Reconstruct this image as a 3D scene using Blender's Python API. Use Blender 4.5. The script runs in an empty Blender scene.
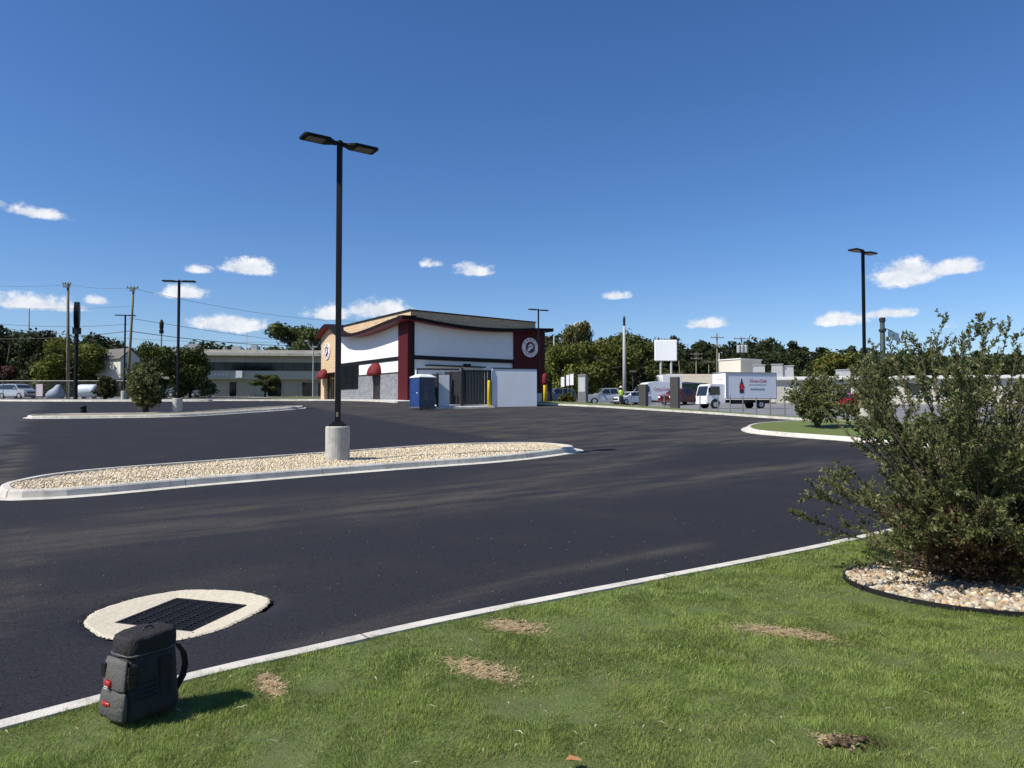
import bpy, bmesh, math, random
import numpy as np
from mathutils import Vector, Matrix
R = math.radians
random.seed(7); rng = np.random.default_rng(7)
S = bpy.context.scene
COL = S.collection

# ------------------------------------------------------------------ camera, sky, sun
F = 710.0; CAMZ = 1.6; PITCH = math.atan(21 / F)
cd = bpy.data.cameras.new('camera'); cam = bpy.data.objects.new('camera', cd); COL.objects.link(cam)
cam.location = (0, 0, CAMZ); cam.rotation_euler = (R(90) + PITCH, 0, 0)
cd.sensor_width = 36; cd.lens = F / 1024 * 36; cd.clip_end = 5000; cd.clip_start = 0.05
S.camera = cam
S.render.resolution_x = 1024; S.render.resolution_y = 768
S.view_settings.view_transform = 'Standard'; S.view_settings.look = 'None'
S.view_settings.exposure = 0.28; S.view_settings.gamma = 1.0
S.cycles.use_denoising = True
S.cycles.max_bounces = 6; S.cycles.transparent_max_bounces = 12

EL = R(47); SH = Vector((-0.9, -0.436)).normalized()
SUN = Vector((SH.x * math.cos(EL), SH.y * math.cos(EL), math.sin(EL)))
ld = bpy.data.lights.new('sun', 'SUN'); ld.energy = 5.0; ld.angle = R(0.5); ld.color = (1, 0.955, 0.88)
lo = bpy.data.objects.new('sun', ld); COL.objects.link(lo); lo.rotation_euler = SUN.to_track_quat('Z', 'Y').to_euler()
lo.location = (0, 0, 60)

W = bpy.data.worlds.new('World'); S.world = W; W.use_nodes = True
nt = W.node_tree; nt.nodes.clear()
def N(nt, t, **kw):
    n = nt.nodes.new(t)
    for k, v in kw.items(): setattr(n, k, v)
    return n
def mth(nt, op, a, b=None, c=None, clamp=False):
    n = nt.nodes.new('ShaderNodeMath'); n.operation = op; n.use_clamp = clamp
    for i, v in enumerate((a, b, c)):
        if v is None: continue
        if isinstance(v, (int, float)): n.inputs[i].default_value = v
        else: nt.links.new(v, n.inputs[i])
    return n.outputs[0]
sky = N(nt, 'ShaderNodeTexSky', sky_type='NISHITA', sun_disc=False)
sky.sun_elevation = EL; sky.sun_rotation = math.atan2(SH.x, SH.y) % (2 * math.pi)
sky.altitude = 300; sky.air_density = 1.0; sky.dust_density = 0.35; sky.ozone_density = 2.6
tc = N(nt, 'ShaderNodeTexCoord'); sp = N(nt, 'ShaderNodeSeparateXYZ'); nt.links.new(tc.outputs['Generated'], sp.inputs[0])
az = mth(nt, 'ARCTAN2', sp.outputs[0], sp.outputs[1]); el = mth(nt, 'ARCSINE', sp.outputs[2])
cv = N(nt, 'ShaderNodeCombineXYZ'); nt.links.new(az, cv.inputs[0]); nt.links.new(mth(nt, 'MULTIPLY', el, 1.3), cv.inputs[1])
def noise(nt, vec, scale, detail=4, rough=0.55):
    n = N(nt, 'ShaderNodeTexNoise'); n.inputs['Scale'].default_value = scale
    n.inputs['Detail'].default_value = detail; n.inputs['Roughness'].default_value = rough
    if vec is not None: nt.links.new(vec, n.inputs['Vector'])
    return n.outputs[0]
n1 = noise(nt, cv.outputs[0], 34, 7, 0.68)
n2 = noise(nt, cv.outputs[0], 13, 3, 0.5)
wob = mth(nt, 'ADD', mth(nt, 'MULTIPLY', mth(nt, 'SUBTRACT', n1, 0.5), 2.6), mth(nt, 'MULTIPLY', mth(nt, 'SUBTRACT', n2, 0.5), 1.3))
# (azimuth deg, elevation deg, half width, half height, density)
def azel(px, py):
    f = Vector((0, math.cos(PITCH), math.sin(PITCH))); u = Vector((0, -math.sin(PITCH), math.cos(PITCH)))
    d = (f + Vector((1, 0, 0)) * ((px - 512) / F) + u * ((384 - py) / F)).normalized()
    return math.atan2(d.x, d.y), math.asin(d.z)
CL = [(36, 211, 42, 9, 1), (246, 266, 34, 11, 1), (198, 268, 20, 7, .8), (184, 291, 32, 10, 1), (30, 301, 75, 11, .95), (96, 299, 18, 8, .8),
      (232, 322, 50, 12, 1), (330, 312, 36, 10, 1), (382, 308, 46, 12, 1), (474, 269, 29, 9, 1), (432, 262, 12, 6, .6),
      (614, 295, 20, 6, 1), (707, 323, 28, 7, 1), (905, 271, 46, 17, 1), (955, 266, 46, 11, 1), (840, 318, 34, 9, 1), (888, 312, 36, 8, 1),
      (580, 324, 14, 4, .8), (945, 325, 18, 5, .6), (1150, 300, 40, 12, 1), (-90, 280, 50, 14, 1)]
tot = None; shade = None
for (px, py, hw, hh, dn) in CL:
    hw *= 1.02; hh *= 1.06
    a, e = azel(px, py)
    w = abs(azel(px + hw, py)[0] - a); h = abs(azel(px, py - hh)[1] - e)
    dx = mth(nt, 'DIVIDE', mth(nt, 'SUBTRACT', az, a), w)
    dy = mth(nt, 'DIVIDE', mth(nt, 'SUBTRACT', el, e - .35 * h), h)
    dyy = mth(nt, 'MAXIMUM', mth(nt, 'MULTIPLY', dy, 0.8), mth(nt, 'MULTIPLY', dy, -1.9))
    q = mth(nt, 'SQRT', mth(nt, 'ADD', mth(nt, 'MULTIPLY', dx, dx), mth(nt, 'MULTIPLY', dyy, dyy)))
    v = mth(nt, 'MULTIPLY', mth(nt, 'SUBTRACT', 1.0, q), dn)
    tot = v if tot is None else mth(nt, 'MAXIMUM', tot, v)
dens = mth(nt, 'ADD', tot, mth(nt, 'MULTIPLY', wob, 0.68))
mr = N(nt, 'ShaderNodeMapRange', interpolation_type='SMOOTHSTEP'); nt.links.new(dens, mr.inputs[0])
mr.inputs[1].default_value = 0.06; mr.inputs[2].default_value = 0.62; mr.inputs[4].default_value = 0.95
hs = N(nt, 'ShaderNodeHueSaturation'); nt.links.new(sky.outputs[0], hs.inputs['Color'])
hs.inputs['Saturation'].default_value = 1.2; hs.inputs['Value'].default_value = 1.0
tint = N(nt, 'ShaderNodeMix', data_type='RGBA', blend_type='MULTIPLY'); tint.inputs[0].default_value = 1
nt.links.new(hs.outputs[0], tint.inputs[6]); tint.inputs[7].default_value = (0.82, 0.89, 1.08, 1)
cc = N(nt, 'ShaderNodeMix', data_type='RGBA')
nt.links.new(mth(nt, 'ADD', mth(nt, 'MULTIPLY', n1, 2.6), -0.75, clamp=True), cc.inputs[0])
cc.inputs[6].default_value = (5.2, 5.7, 6.6, 1); cc.inputs[7].default_value = (8.4, 8.5, 8.7, 1)
mx = N(nt, 'ShaderNodeMix', data_type='RGBA')
nt.links.new(mr.outputs[0], mx.inputs[0]); nt.links.new(tint.outputs[2], mx.inputs[6]); nt.links.new(cc.outputs[2], mx.inputs[7])
bg = N(nt, 'ShaderNodeBackground'); bg.inputs[1].default_value = 0.098
nt.links.new(mx.outputs[2], bg.inputs[0]); wo = N(nt, 'ShaderNodeOutputWorld'); nt.links.new(bg.outputs[0], wo.inputs[0])

# ------------------------------------------------------------------ helpers
def srgb(r, g, b):
    f = lambda c: ((c / 255 + .055) / 1.055) ** 2.4 if c > 10 else c / 255 / 12.92
    return (f(r), f(g), f(b))
MATS = {}
def mat(name, col, rough=0.6, var=0.12, scale=4.0, bump=0.0, bscale=40, metal=0.0, spec=0.4, col2=None, coat=0.0, trans=0.0, coords='Object'):
    if name in MATS: return MATS[name]
    m = bpy.data.materials.new(name); m.use_nodes = True; t = m.node_tree
    b = t.nodes['Principled BSDF']; tcn = N(t, 'ShaderNodeTexCoord'); vec = tcn.outputs[coords]
    c2 = col2 or tuple(c * (1 - var * 1.6) for c in col); c1 = tuple(min(1, c * (1 + var * .6)) for c in col)
    f1 = noise(t, vec, scale, 6, 0.62)
    r_ = N(t, 'ShaderNodeMapRange'); t.links.new(f1, r_.inputs[0]); r_.inputs[1].default_value = .3; r_.inputs[2].default_value = .7
    mixn = N(t, 'ShaderNodeMix', data_type='RGBA'); t.links.new(r_.outputs[0], mixn.inputs[0])
    mixn.inputs[6].default_value = (*c2, 1); mixn.inputs[7].default_value = (*c1, 1)
    t.links.new(mixn.outputs[2], b.inputs['Base Color'])
    b.inputs['Roughness'].default_value = rough; b.inputs['Metallic'].default_value = metal
    b.inputs['Specular IOR Level'].default_value = spec
    if coat: b.inputs['Coat Weight'].default_value = coat
    if bump:
        bn = N(t, 'ShaderNodeBump'); bn.inputs['Strength'].default_value = bump; bn.inputs['Distance'].default_value = .02
        t.links.new(noise(t, vec, bscale, 5, .6), bn.inputs['Height']); t.links.new(bn.outputs[0], b.inputs['Normal'])
    MATS[name] = m; return m
def attrmat(name, rough=0.7, spec=0.25, trans=0.0, varscale=0.0):
    """colour from the 'col' point attribute (natural colour of leaves, stones)"""
    if name in MATS: return MATS[name]
    m = bpy.data.materials.new(name); m.use_nodes = True; t = m.node_tree; b = t.nodes['Principled BSDF']
    at_ = N(t, 'ShaderNodeAttribute', attribute_name='col'); src = at_.outputs['Color']
    if varscale:
        g = N(t, 'ShaderNodeTexCoord'); f1 = noise(t, g.outputs['Object'], varscale, 4, .6)
        mn = N(t, 'ShaderNodeMix', data_type='RGBA', blend_type='MULTIPLY'); mn.inputs[0].default_value = 1
        mrr = N(t, 'ShaderNodeMapRange'); t.links.new(f1, mrr.inputs[0]); mrr.inputs[1].default_value = .3; mrr.inputs[2].default_value = .7
        mrr.inputs[3].default_value = .65; mrr.inputs[4].default_value = 1.2
        t.links.new(src, mn.inputs[6]); t.links.new(mrr.outputs[0], mn.inputs[7]); src = mn.outputs[2]
    t.links.new(src, b.inputs['Base Color']); b.inputs['Roughness'].default_value = rough; b.inputs['Specular IOR Level'].default_value = spec
    if trans:
        tr = N(t, 'ShaderNodeBsdfTranslucent'); t.links.new(src, tr.inputs[0]); ms = N(t, 'ShaderNodeMixShader'); ms.inputs[0].default_value = trans
        t.links.new(b.outputs[0], ms.inputs[1]); t.links.new(tr.outputs[0], ms.inputs[2]); t.links.new(ms.outputs[0], t.nodes['Material Output'].inputs[0])
    MATS[name] = m; return m
def glass(name='glass', col=(.012, .015, .018)):
    return mat(name, col, rough=.06, var=.1, spec=.7)

class MB:
    def __init__(s): s.v = []; s.f = []; s.uv = None
    def add(s, vs, fs):
        o = len(s.v); s.v += [tuple(v) for v in vs]; s.f += [tuple(i + o for i in f) for f in fs]; return s
    def box(s, x0, x1, y0, y1, z0, z1, M=None, taper=0, tapery=None):
        ty = taper if tapery is None else tapery
        vs = [(x0, y0, z0), (x1, y0, z0), (x1, y1, z0), (x0, y1, z0), (x0 + taper, y0 + ty, z1), (x1 - taper, y0 + ty, z1), (x1 - taper, y1 - ty, z1), (x0 + taper, y1 - ty, z1)]
        if M is not None: vs = [M @ Vector(v) for v in vs]
        return s.add(vs, [(0, 3, 2, 1), (4, 5, 6, 7), (0, 1, 5, 4), (1, 2, 6, 5), (2, 3, 7, 6), (3, 0, 4, 7)])
    def prism(s, poly, a0, a1, fn):
        """poly of 2d pts, extruded; fn(p, a) -> 3d"""
        n = len(poly); vs = [fn(p, a0) for p in poly] + [fn(p, a1) for p in poly]
        return s.add(vs, [tuple(range(n - 1, -1, -1)), tuple(range(n, 2 * n))] + [(i, (i + 1) % n, n + (i + 1) % n, n + i) for i in range(n)])
    def tube(s, pts, rad, n=8, cap=True):
        pts = [Vector(p) for p in pts]; rads = rad if isinstance(rad, (list, tuple)) else [rad] * len(pts)
        o = len(s.v)
        for i, p in enumerate(pts):
            d = (pts[min(i + 1, len(pts) - 1)] - pts[max(i - 1, 0)]).normalized()
            a = d.orthogonal().normalized() if abs(d.z) > .99 else d.cross(Vector((0, 0, 1))).normalized()
            b = d.cross(a)
            for k in range(n):
                t = 2 * math.pi * k / n; s.v.append(tuple(p + (a * math.cos(t) + b * math.sin(t)) * rads[i]))
        for i in range(len(pts) - 1):
            for k in range(n):
                s.f.append((o + i * n + k, o + i * n + (k + 1) % n, o + (i + 1) * n + (k + 1) % n, o + (i + 1) * n + k))
        if cap:
            s.f.append(tuple(o + k for k in range(n))[::-1]); s.f.append(tuple(o + (len(pts) - 1) * n + k for k in range(n)))
        return s
    def lathe(s, prof, n=20, M=None):
        o = len(s.v)
        for (r, z) in prof:
            for k in range(n):
                t = 2 * math.pi * k / n; v = Vector((r * math.cos(t), r * math.sin(t), z)); s.v.append(tuple(M @ v if M is not None else v))
        for i in range(len(prof) - 1):
            for k in range(n): s.f.append((o + i * n + k, o + i * n + (k + 1) % n, o + (i + 1) * n + (k + 1) % n, o + (i + 1) * n + k))
        s.f.append(tuple(o + k for k in range(n))[::-1]); s.f.append(tuple(o + (len(prof) - 1) * n + k for k in range(n)))
        return s
    def build(s, name, m, parent=None, smooth=False, bevel=0, loc=None):
        me = bpy.data.meshes.new(name); me.from_pydata(s.v, [], s.f); me.update()
        if smooth: me.shade_smooth()
        o = bpy.data.objects.new(name, me); COL.objects.link(o)
        if m: me.materials.append(m)
        if parent: o.parent = parent
        if loc is not None: o.location = loc
        if bevel:
            b = o.modifiers.new('bevel', 'BEVEL'); b.width = bevel; b.segments = 2; b.limit_method = 'ANGLE'; b.angle_limit = R(35)
        return o
def npmesh(name, V, Fc, m, col=None, parent=None, smooth=False, nper=None):
    """fast mesh: V (n,3); Fc (m,k) array"""
    me = bpy.data.meshes.new(name); V = np.asarray(V, np.float32); Fc = np.asarray(Fc, np.int32); k = Fc.shape[1]
    me.vertices.add(len(V)); me.vertices.foreach_set('co', V.ravel())
    me.loops.add(Fc.size); me.loops.foreach_set('vertex_index', Fc.ravel())
    me.polygons.add(len(Fc)); me.polygons.foreach_set('loop_start', np.arange(0, Fc.size, k, dtype=np.int32))
    if smooth: me.polygons.foreach_set('use_smooth', np.ones(len(Fc), bool))
    me.update(calc_edges=True)
    if col is not None:
        a = me.attributes.new('col', 'FLOAT_COLOR', 'POINT'); c4 = np.ones((len(V), 4), np.float32); c4[:, :3] = col; a.data.foreach_set('color', c4.ravel())
    o = bpy.data.objects.new(name, me); COL.objects.link(o)
    if m: me.materials.append(m)
    if parent: o.parent = parent
    return o
def tag(o, label=None, cat=None, group=None, kind=None):
    if label: o['label'] = label
    if cat: o['category'] = cat
    if group: o['group'] = group
    if kind: o['kind'] = kind
    return o
def thing(name, label, cat, loc=(0, 0, 0), rz=0, group=None):
    o = bpy.data.objects.new(name, None); COL.objects.link(o); o.location = loc; o.rotation_euler = (0, 0, rz); o.empty_display_size = .2
    return tag(o, label, cat, group)
KIDS = lambda o: [c for c in COL.objects if c.parent == o]
def dup(o, loc=None, rz=None, label=None, group=None, scale=None, parent=None):
    c = o.copy(); COL.objects.link(c)
    if parent: c.parent = parent
    for ch in KIDS(o): dup(ch, parent=c)
    if loc is not None: c.location = loc
    if rz is not None: c.rotation_euler = (0, 0, rz)
    if scale is not None: c.scale = scale if isinstance(scale, (tuple, list)) else (scale,) * 3
    if label: c['label'] = label
    if group: c['group'] = group
    return c
def struct(o): o['kind'] = 'structure'; return o

# ------------------------------------------------------------------ terrain
def sst(a, b, x):
    t = np.clip((np.asarray(x, float) - a) / (b - a), 0, 1); return t * t * (3 - 2 * t)
YS = [-100, 10, 14, 18, 24, 30, 38, 45, 50, 54, 58, 65, 75, 90, 105, 160, 300, 900, 3000]
ZS = [-.15, -.15, -.09, .0, .2, .46, .80, 1.12, 1.46, 1.68, 1.85, 1.97, 2.03, 2.55, 2.92, 3.6, 4.6, 7, 12]
def Gr(y):
    return np.interp(y, YS, ZS)
_gy = np.arange(-100, 3000, .5); _gz = Gr(_gy); _k = np.ones(7) / 7
_gz[10:-10] = np.convolve(_gz, _k, 'same')[10:-10]
def G(x, y):
    x = np.asarray(x, float); y = np.asarray(y, float)
    z = np.interp(y, _gy, _gz)
    z = z - .12 * sst(-8, -22, x) * sst(30, 42, y) * (1 - sst(50, 62, y))
    s = .824 * (x - 1.3) + .567 * (y - 53)
    z = z - (.75 * sst(2, 16, s) + .35 * sst(80, 100, y) * sst(5, 16, x)) * sst(30, 40, y) * (1 - .3 * sst(73, 82, y))
    return z
DR = None
def dip(x, y): return .12 * np.exp(-((x + 2.95) ** 2 + (y - 6.4) ** 2) / 1.6 ** 2)
def ray(px, py):
    a = (px - 512) / F; b = (384 - py) / F; c, s = math.cos(PITCH), math.sin(PITCH)
    return Vector((a, c - b * s, s + b * c))
def at(px, py, off=0.0, lo=1.5, hi=140):
    d = ray(px, py); prev = lo
    for y in np.arange(lo, hi, .1):
        k = y / d.y; z = CAMZ + d.z * k
        if z <= G(d.x * k, y) + off:
            a, b = prev, y
            for _ in range(20):
                m = (a + b) / 2; k = m / d.y
                if CAMZ + d.z * k <= G(d.x * k, m) + off: b = m
                else: a = m
            k = b / d.y; return Vector((d.x * k, b, CAMZ + d.z * k))
        prev = y
    return P(px, py, hi)
def P(px, py, y):
    d = ray(px, py); k = y / d.y; return Vector((d.x * k, y, CAMZ + d.z * k))
def on(px, y, off=0.0):
    x = (px - 512) / F * y; x = ray(px, 400).x / ray(px, 400).y * y
    return Vector((x, y, float(G(x, y)) + off))

def clip_cell(poly, x0, x1, y0, y1):
    def cl(ps, ax, lim, keep_less):
        out = []
        for i in range(len(ps)):
            a, b = ps[i - 1], ps[i]; ia = (a[ax] <= lim) if keep_less else (a[ax] >= lim); ib = (b[ax] <= lim) if keep_less else (b[ax] >= lim)
            if ia != ib:
                t = (lim - a[ax]) / (b[ax] - a[ax]); q = [a[0] + t * (b[0] - a[0]), a[1] + t * (b[1] - a[1])]; q[ax] = lim; out.append(tuple(q))
            if ib: out.append(b)
        return out
    for ax, lim, kl in ((0, x0, False), (0, x1, True), (1, y0, False), (1, y1, True)):
        poly = cl(poly, ax, lim, kl)
        if len(poly) < 3: return []
    return poly
def drape(name, poly, m, off, cell=1.0, parent=None, zf=None, holes=()):
    """lay a polygon on the terrain as one sheet"""
    zf = zf or (lambda x, y: float(G(x, y)) + off)
    poly = [(p[0], p[1]) for p in poly]; xs = [p[0] for p in poly]; ys = [p[1] for p in poly]
    vs = {}; V = []; Fs = []
    def vid(p):
        k = (round(p[0], 4), round(p[1], 4))
        if k not in vs: vs[k] = len(V); V.append((p[0], p[1], zf(p[0], p[1])))
        return vs[k]
    for iy in range(math.floor(min(ys) / cell), math.ceil(max(ys) / cell)):
        row = clip_cell(poly, min(xs), max(xs), iy * cell, (iy + 1) * cell)
        if not row: continue
        rx = [p[0] for p in row]
        for ix in range(math.floor(min(rx) / cell), math.ceil(max(rx) / cell)):
            c = clip_cell(row, ix * cell, (ix + 1) * cell, iy * cell, (iy + 1) * cell)
            ids = []
            for p in c:
                i = vid(p)
                if i not in ids: ids.append(i)
            if len(ids) >= 3: Fs.append(tuple(ids))
    me = bpy.data.meshes.new(name); me.from_pydata(V, [], Fs); me.update(); bm = bmesh.new(); bm.from_mesh(me)
    bmesh.ops.recalc_face_normals(bm, faces=bm.faces)
    for f in bm.faces:
        if f.normal.z < 0: f.normal_flip()
    bm.to_mesh(me); bm.free(); me.shade_smooth()
    o = bpy.data.objects.new(name, me); COL.objects.link(o); me.materials.append(m)
    if parent: o.parent = parent
    return o
def smooth_line(pts, closed=False, step=.4):
    """Catmull-Rom through points, resampled"""
    pts = [Vector((p[0], p[1])) for p in pts]; n = len(pts); out = []
    rngi = range(n) if closed else range(n - 1)
    for i in rngi:
        g = (lambda j: pts[j % n]) if closed else (lambda j: pts[max(0, min(n - 1, j))])
        p0, p1, p2, p3 = g(i - 1), g(i), g(i + 1), g(i + 2)
        k = max(1, int((p2 - p1).length / step))
        for j in range(k):
            t = j / k
            out.append(.5 * ((2 * p1) + (p2 - p0) * t + (2 * p0 - 5 * p1 + 4 * p2 - p3) * t * t + (3 * p1 - p0 - 3 * p2 + p3) * t ** 3))
    if not closed: out.append(pts[-1])
    return out
def offset_line(line, d, closed=False):
    n = len(line); out = []
    for i, p in enumerate(line):
        a = line[(i - 1) % n] if closed else line[max(0, i - 1)]; b = line[(i + 1) % n] if closed else line[min(n - 1, i + 1)]
        t = (b - a).normalized(); out.append(p + Vector((-t.y, t.x)) * d)
    return out
def kerb(name, line, m, closed=False, w=.15, h=.15, gutter=.32, side=1, zf=None, lip=0.0):
    """kerb swept along a line; gutter pan on the outer side (side = -1: right of travel)"""
    zf = zf or (lambda x, y: float(G(x, y)))
    prof = [(gutter + w / 2, .006), (w / 2 + .02, .012), (w / 2, h - .03), (w / 2 - .03, h), (-w / 2, h), (-w / 2, h - .13)] if gutter else \
           [(w / 2 + .005, -.12), (w / 2, h - .02), (w / 2 - .02, h), (-w / 2, h), (-w / 2, h - .12)]
    n = len(line); V = []; U = []
    offs = [offset_line(line, o * -side, closed) for o, _ in prof]; L = 0
    for i in range(n):
        if i: L += (line[i] - line[i - 1]).length
        for k, (o, hh) in enumerate(prof):
            p = offs[k][i]; V.append((p.x, p.y, zf(p.x, p.y) + hh)); U.append((L, o))
    m_ = len(prof); Fs = []
    for i in range(n if closed else n - 1):
        j = (i + 1) % n
        for k in range(m_ - 1):
            q = (i * m_ + k, j * m_ + k, j * m_ + k + 1, i * m_ + k + 1); Fs.append(q if side < 0 else q[::-1])
    me = bpy.data.meshes.new(name); me.from_pydata(V, [], Fs); me.update()
    uv = me.uv_layers.new(name='UVMap')
    for l in me.loops: uv.data[l.index].uv = U[l.vertex_index]
    o = bpy.data.objects.new(name, me); COL.objects.link(o); me.materials.append(m); return struct(o)
def in_poly(X, Y, poly):
    ins = np.zeros(X.shape, bool); n = len(poly)
    for i in range(n):
        a, b = poly[i - 1], poly[i]; c = ((a.y > Y) != (b.y > Y)) & (X < (b.x - a.x) * (Y - a.y) / ((b.y - a.y) if b.y != a.y else 1e-9) + a.x); ins ^= c
    return ins
def vnoise(X, Y, sc, seed=0):
    g = np.random.default_rng(seed).random((256, 256)); x = np.asarray(X) / sc + 1000; y = np.asarray(Y) / sc + 1000; xi = np.floor(x).astype(int); yi = np.floor(y).astype(int); fx = x - xi; fy = y - yi
    fx = fx * fx * (3 - 2 * fx); fy = fy * fy * (3 - 2 * fy); a = g[xi % 256, yi % 256]; b = g[(xi + 1) % 256, yi % 256]; c = g[xi % 256, (yi + 1) % 256]; d = g[(xi + 1) % 256, (yi + 1) % 256]
    return (a * (1 - fx) + b * fx) * (1 - fy) + (c * (1 - fx) + d * fx) * fy
def noisy(n_, amp, f=1.0):
    return [amp * (math.sin(i * 1.7 * f + 1) + .6 * math.sin(i * 3.1 * f + 2) + .4 * math.sin(i * 7.7 * f)) for i in range(n_)]

# concrete kerb with joints and grime
def kerbmat(name='kerb_concrete', base=(.62, .58, .50)):
    m = mat(name, base, rough=.85, var=.16, scale=1.3, bump=.4, bscale=60)
    t = m.node_tree; b = t.nodes['Principled BSDF']; uv = N(t, 'ShaderNodeUVMap', uv_map='UVMap'); s = N(t, 'ShaderNodeSeparateXYZ'); t.links.new(uv.outputs[0], s.inputs[0])
    fr = mth(t, 'FRACT', mth(t, 'DIVIDE', s.outputs[0], 3.05)); j = mth(t, 'LESS_THAN', fr, .006)
    g2 = noise(t, N(t, 'ShaderNodeTexCoord').outputs['Object'], 6, 7, .75)
    gr = N(t, 'ShaderNodeMapRange'); t.links.new(g2, gr.inputs[0]); gr.inputs[1].default_value = .50; gr.inputs[2].default_value = .72; gr.inputs[4].default_value = .7
    fac = mth(t, 'MAXIMUM', j, gr.outputs[0])
    src = b.inputs['Base Color'].links[0].from_socket; mx_ = N(t, 'ShaderNodeMix', data_type='RGBA')
    t.links.new(fac, mx_.inputs[0]); t.links.new(src, mx_.inputs[6]); mx_.inputs[7].default_value = (.2, .19, .17, 1)
    t.links.new(mx_.outputs[2], b.inputs['Base Color']); return m
KM = kerbmat()

# ------------------------------------------------------------------ ground sheets
gx = np.concatenate([np.linspace(-1500, -160, 14), np.arange(-150, 151, 3.0), np.linspace(160, 1500, 14)])
gy = np.concatenate([np.arange(-30, 150, 2.0), np.linspace(152, 300, 25), np.linspace(330, 2800, 22)])
GX, GY = np.meshgrid(gx, gy); GZ = G(GX, GY) - .06
_in = (GX > -88) & (GX < 88) & (GY > -5) & (GY < 76)
GZ = np.where(_in, GZ - .5, GZ)
nx, ny = len(gx), len(gy); idx = np.arange(nx * ny).reshape(ny, nx)
Fq = np.stack([idx[:-1, :-1], idx[:-1, 1:], idx[1:, 1:], idx[1:, :-1]], -1).reshape(-1, 4)
gm = mat('earth_grass', (.075, .10, .035), rough=.95, scale=.35, col2=(.13, .11, .06), bump=.3, bscale=3)
ground = npmesh('ground', np.stack([GX, GY, GZ], -1).reshape(-1, 3), Fq, gm, smooth=True); struct(ground)

# asphalt: new dark seal coat with dusty tyre arcs kept as a wear mask
def asphalt_mat():
    m = bpy.data.materials.new('new_asphalt'); m.use_nodes = True; t = m.node_tree; b = t.nodes['Principled BSDF']
    vec = N(t, 'ShaderNodeTexCoord').outputs['Object']
    mp = N(t, 'ShaderNodeMapping'); mp.vector_type = 'TEXTURE'; mp.inputs['Rotation'].default_value = (0, 0, R(37)); mp.inputs['Scale'].default_value = (4.5, .9, 1); t.links.new(vec, mp.inputs[0])
    st = noise(t, mp.outputs[0], 1.6, 7, .65); mot = noise(t, vec, .5, 5, .6); fine = noise(t, vec, 55, 4, .8); fine2 = noise(t, vec, 9, 5, .7)
    a = N(t, 'ShaderNodeAttribute', attribute_name='col'); sepc = N(t, 'ShaderNodeSeparateColor'); t.links.new(a.outputs['Color'], sepc.inputs[0])
    def mr2(v, a0, a1, b0, b1):
        n = N(t, 'ShaderNodeMapRange'); t.links.new(v, n.inputs[0]); n.inputs[1].default_value = a0; n.inputs[2].default_value = a1; n.inputs[3].default_value = b0; n.inputs[4].default_value = b1; return n.outputs[0]
    d = mth(t, 'MULTIPLY', sepc.outputs[0], mr2(st, .40, .66, .08, 1.5)); d = mth(t, 'ADD', d, mr2(mot, .5, .75, 0, .10))
    d = mth(t, 'ADD', d, mr2(fine2, .55, .8, 0, .10), clamp=True)
    mx1 = N(t, 'ShaderNodeMix', data_type='RGBA'); t.links.new(d, mx1.inputs[0]); mx1.inputs[6].default_value = (.0195, .0195, .0245, 1); mx1.inputs[7].default_value = (.082, .072, .057, 1)
    old = N(t, 'ShaderNodeMix', data_type='RGBA'); t.links.new(mth(t, 'MULTIPLY', sepc.outputs[1], mr2(mot, .3, .7, .6, 1)), old.inputs[0]); t.links.new(mx1.outputs[2], old.inputs[6]); old.inputs[7].default_value = (.047, .047, .050, 1)
    dk = N(t, 'ShaderNodeMix', data_type='RGBA'); t.links.new(sepc.outputs[2], dk.inputs[0]); t.links.new(old.outputs[2], dk.inputs[6]); dk.inputs[7].default_value = (.012, .012, .014, 1)
    sp_ = N(t, 'ShaderNodeMix', data_type='RGBA', blend_type='MULTIPLY'); sp_.inputs[0].default_value = 1; t.links.new(dk.outputs[2], sp_.inputs[6]); t.links.new(mr2(fine, .3, .72, .25, 2.0), sp_.inputs[7])
    t.links.new(sp_.outputs[2], b.inputs['Base Color']); b.inputs['Roughness'].default_value = .9; b.inputs['Specular IOR Level'].default_value = .16
    bn = N(t, 'ShaderNodeBump'); bn.inputs['Strength'].default_value = .55; bn.inputs['Distance'].default_value = .012; t.links.new(fine, bn.inputs['Height']); t.links.new(bn.outputs[0], b.inputs['Normal'])
    return m
ax_ = np.concatenate([np.arange(-90, -34, 1.0), np.arange(-34, -16, .3), np.arange(-16, 22, .2), np.arange(22, 91, 1.0)])
ay_ = np.concatenate([np.arange(-6, 2, .5), np.arange(2, 30, .2), np.arange(30, 56, .4), np.arange(56, 78, 1.0)])
AX, AY = np.meshgrid(ax_, ay_); AZ = G(AX, AY) - dip(AX, AY)
# keep the sheet inside the lot: beyond the far right kerb it stops at the kerb line
sl = .824 * (AX - 1.3) + .567 * (AY - 53)
def dseg(X, Y, pts):
    D = np.full(X.shape, 1e9)
    for (a, b) in zip(pts[:-1], pts[1:]):
        ax, ay = a[0], a[1]; bx, by = b[0], b[1]; L2 = (bx - ax) ** 2 + (by - ay) ** 2
        t = np.clip(((X - ax) * (bx - ax) + (Y - ay) * (by - ay)) / L2, 0, 1)
        D = np.minimum(D, np.hypot(X - ax - t * (bx - ax), Y - ay - t * (by - ay)))
    return D
def pix(*pp): return [at(a, b) for a, b in pp]
def band(pts, w, amp): return amp * np.exp(-(dseg(AX, AY, pts) / w) ** 2)
dust = band(pix((-150, 560), (0, 545), (120, 535), (280, 520), (420, 505), (560, 492), (680, 478), (800, 468), (900, 460)), 1.0, .5)
dust = np.maximum(dust, band(pix((150, 512), (330, 502), (520, 482), (620, 462), (690, 440), (740, 428)), .8, .45))
dust = np.maximum(dust, band(pix((560, 430), (640, 424), (720, 420)), 2.2, .5))
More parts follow.
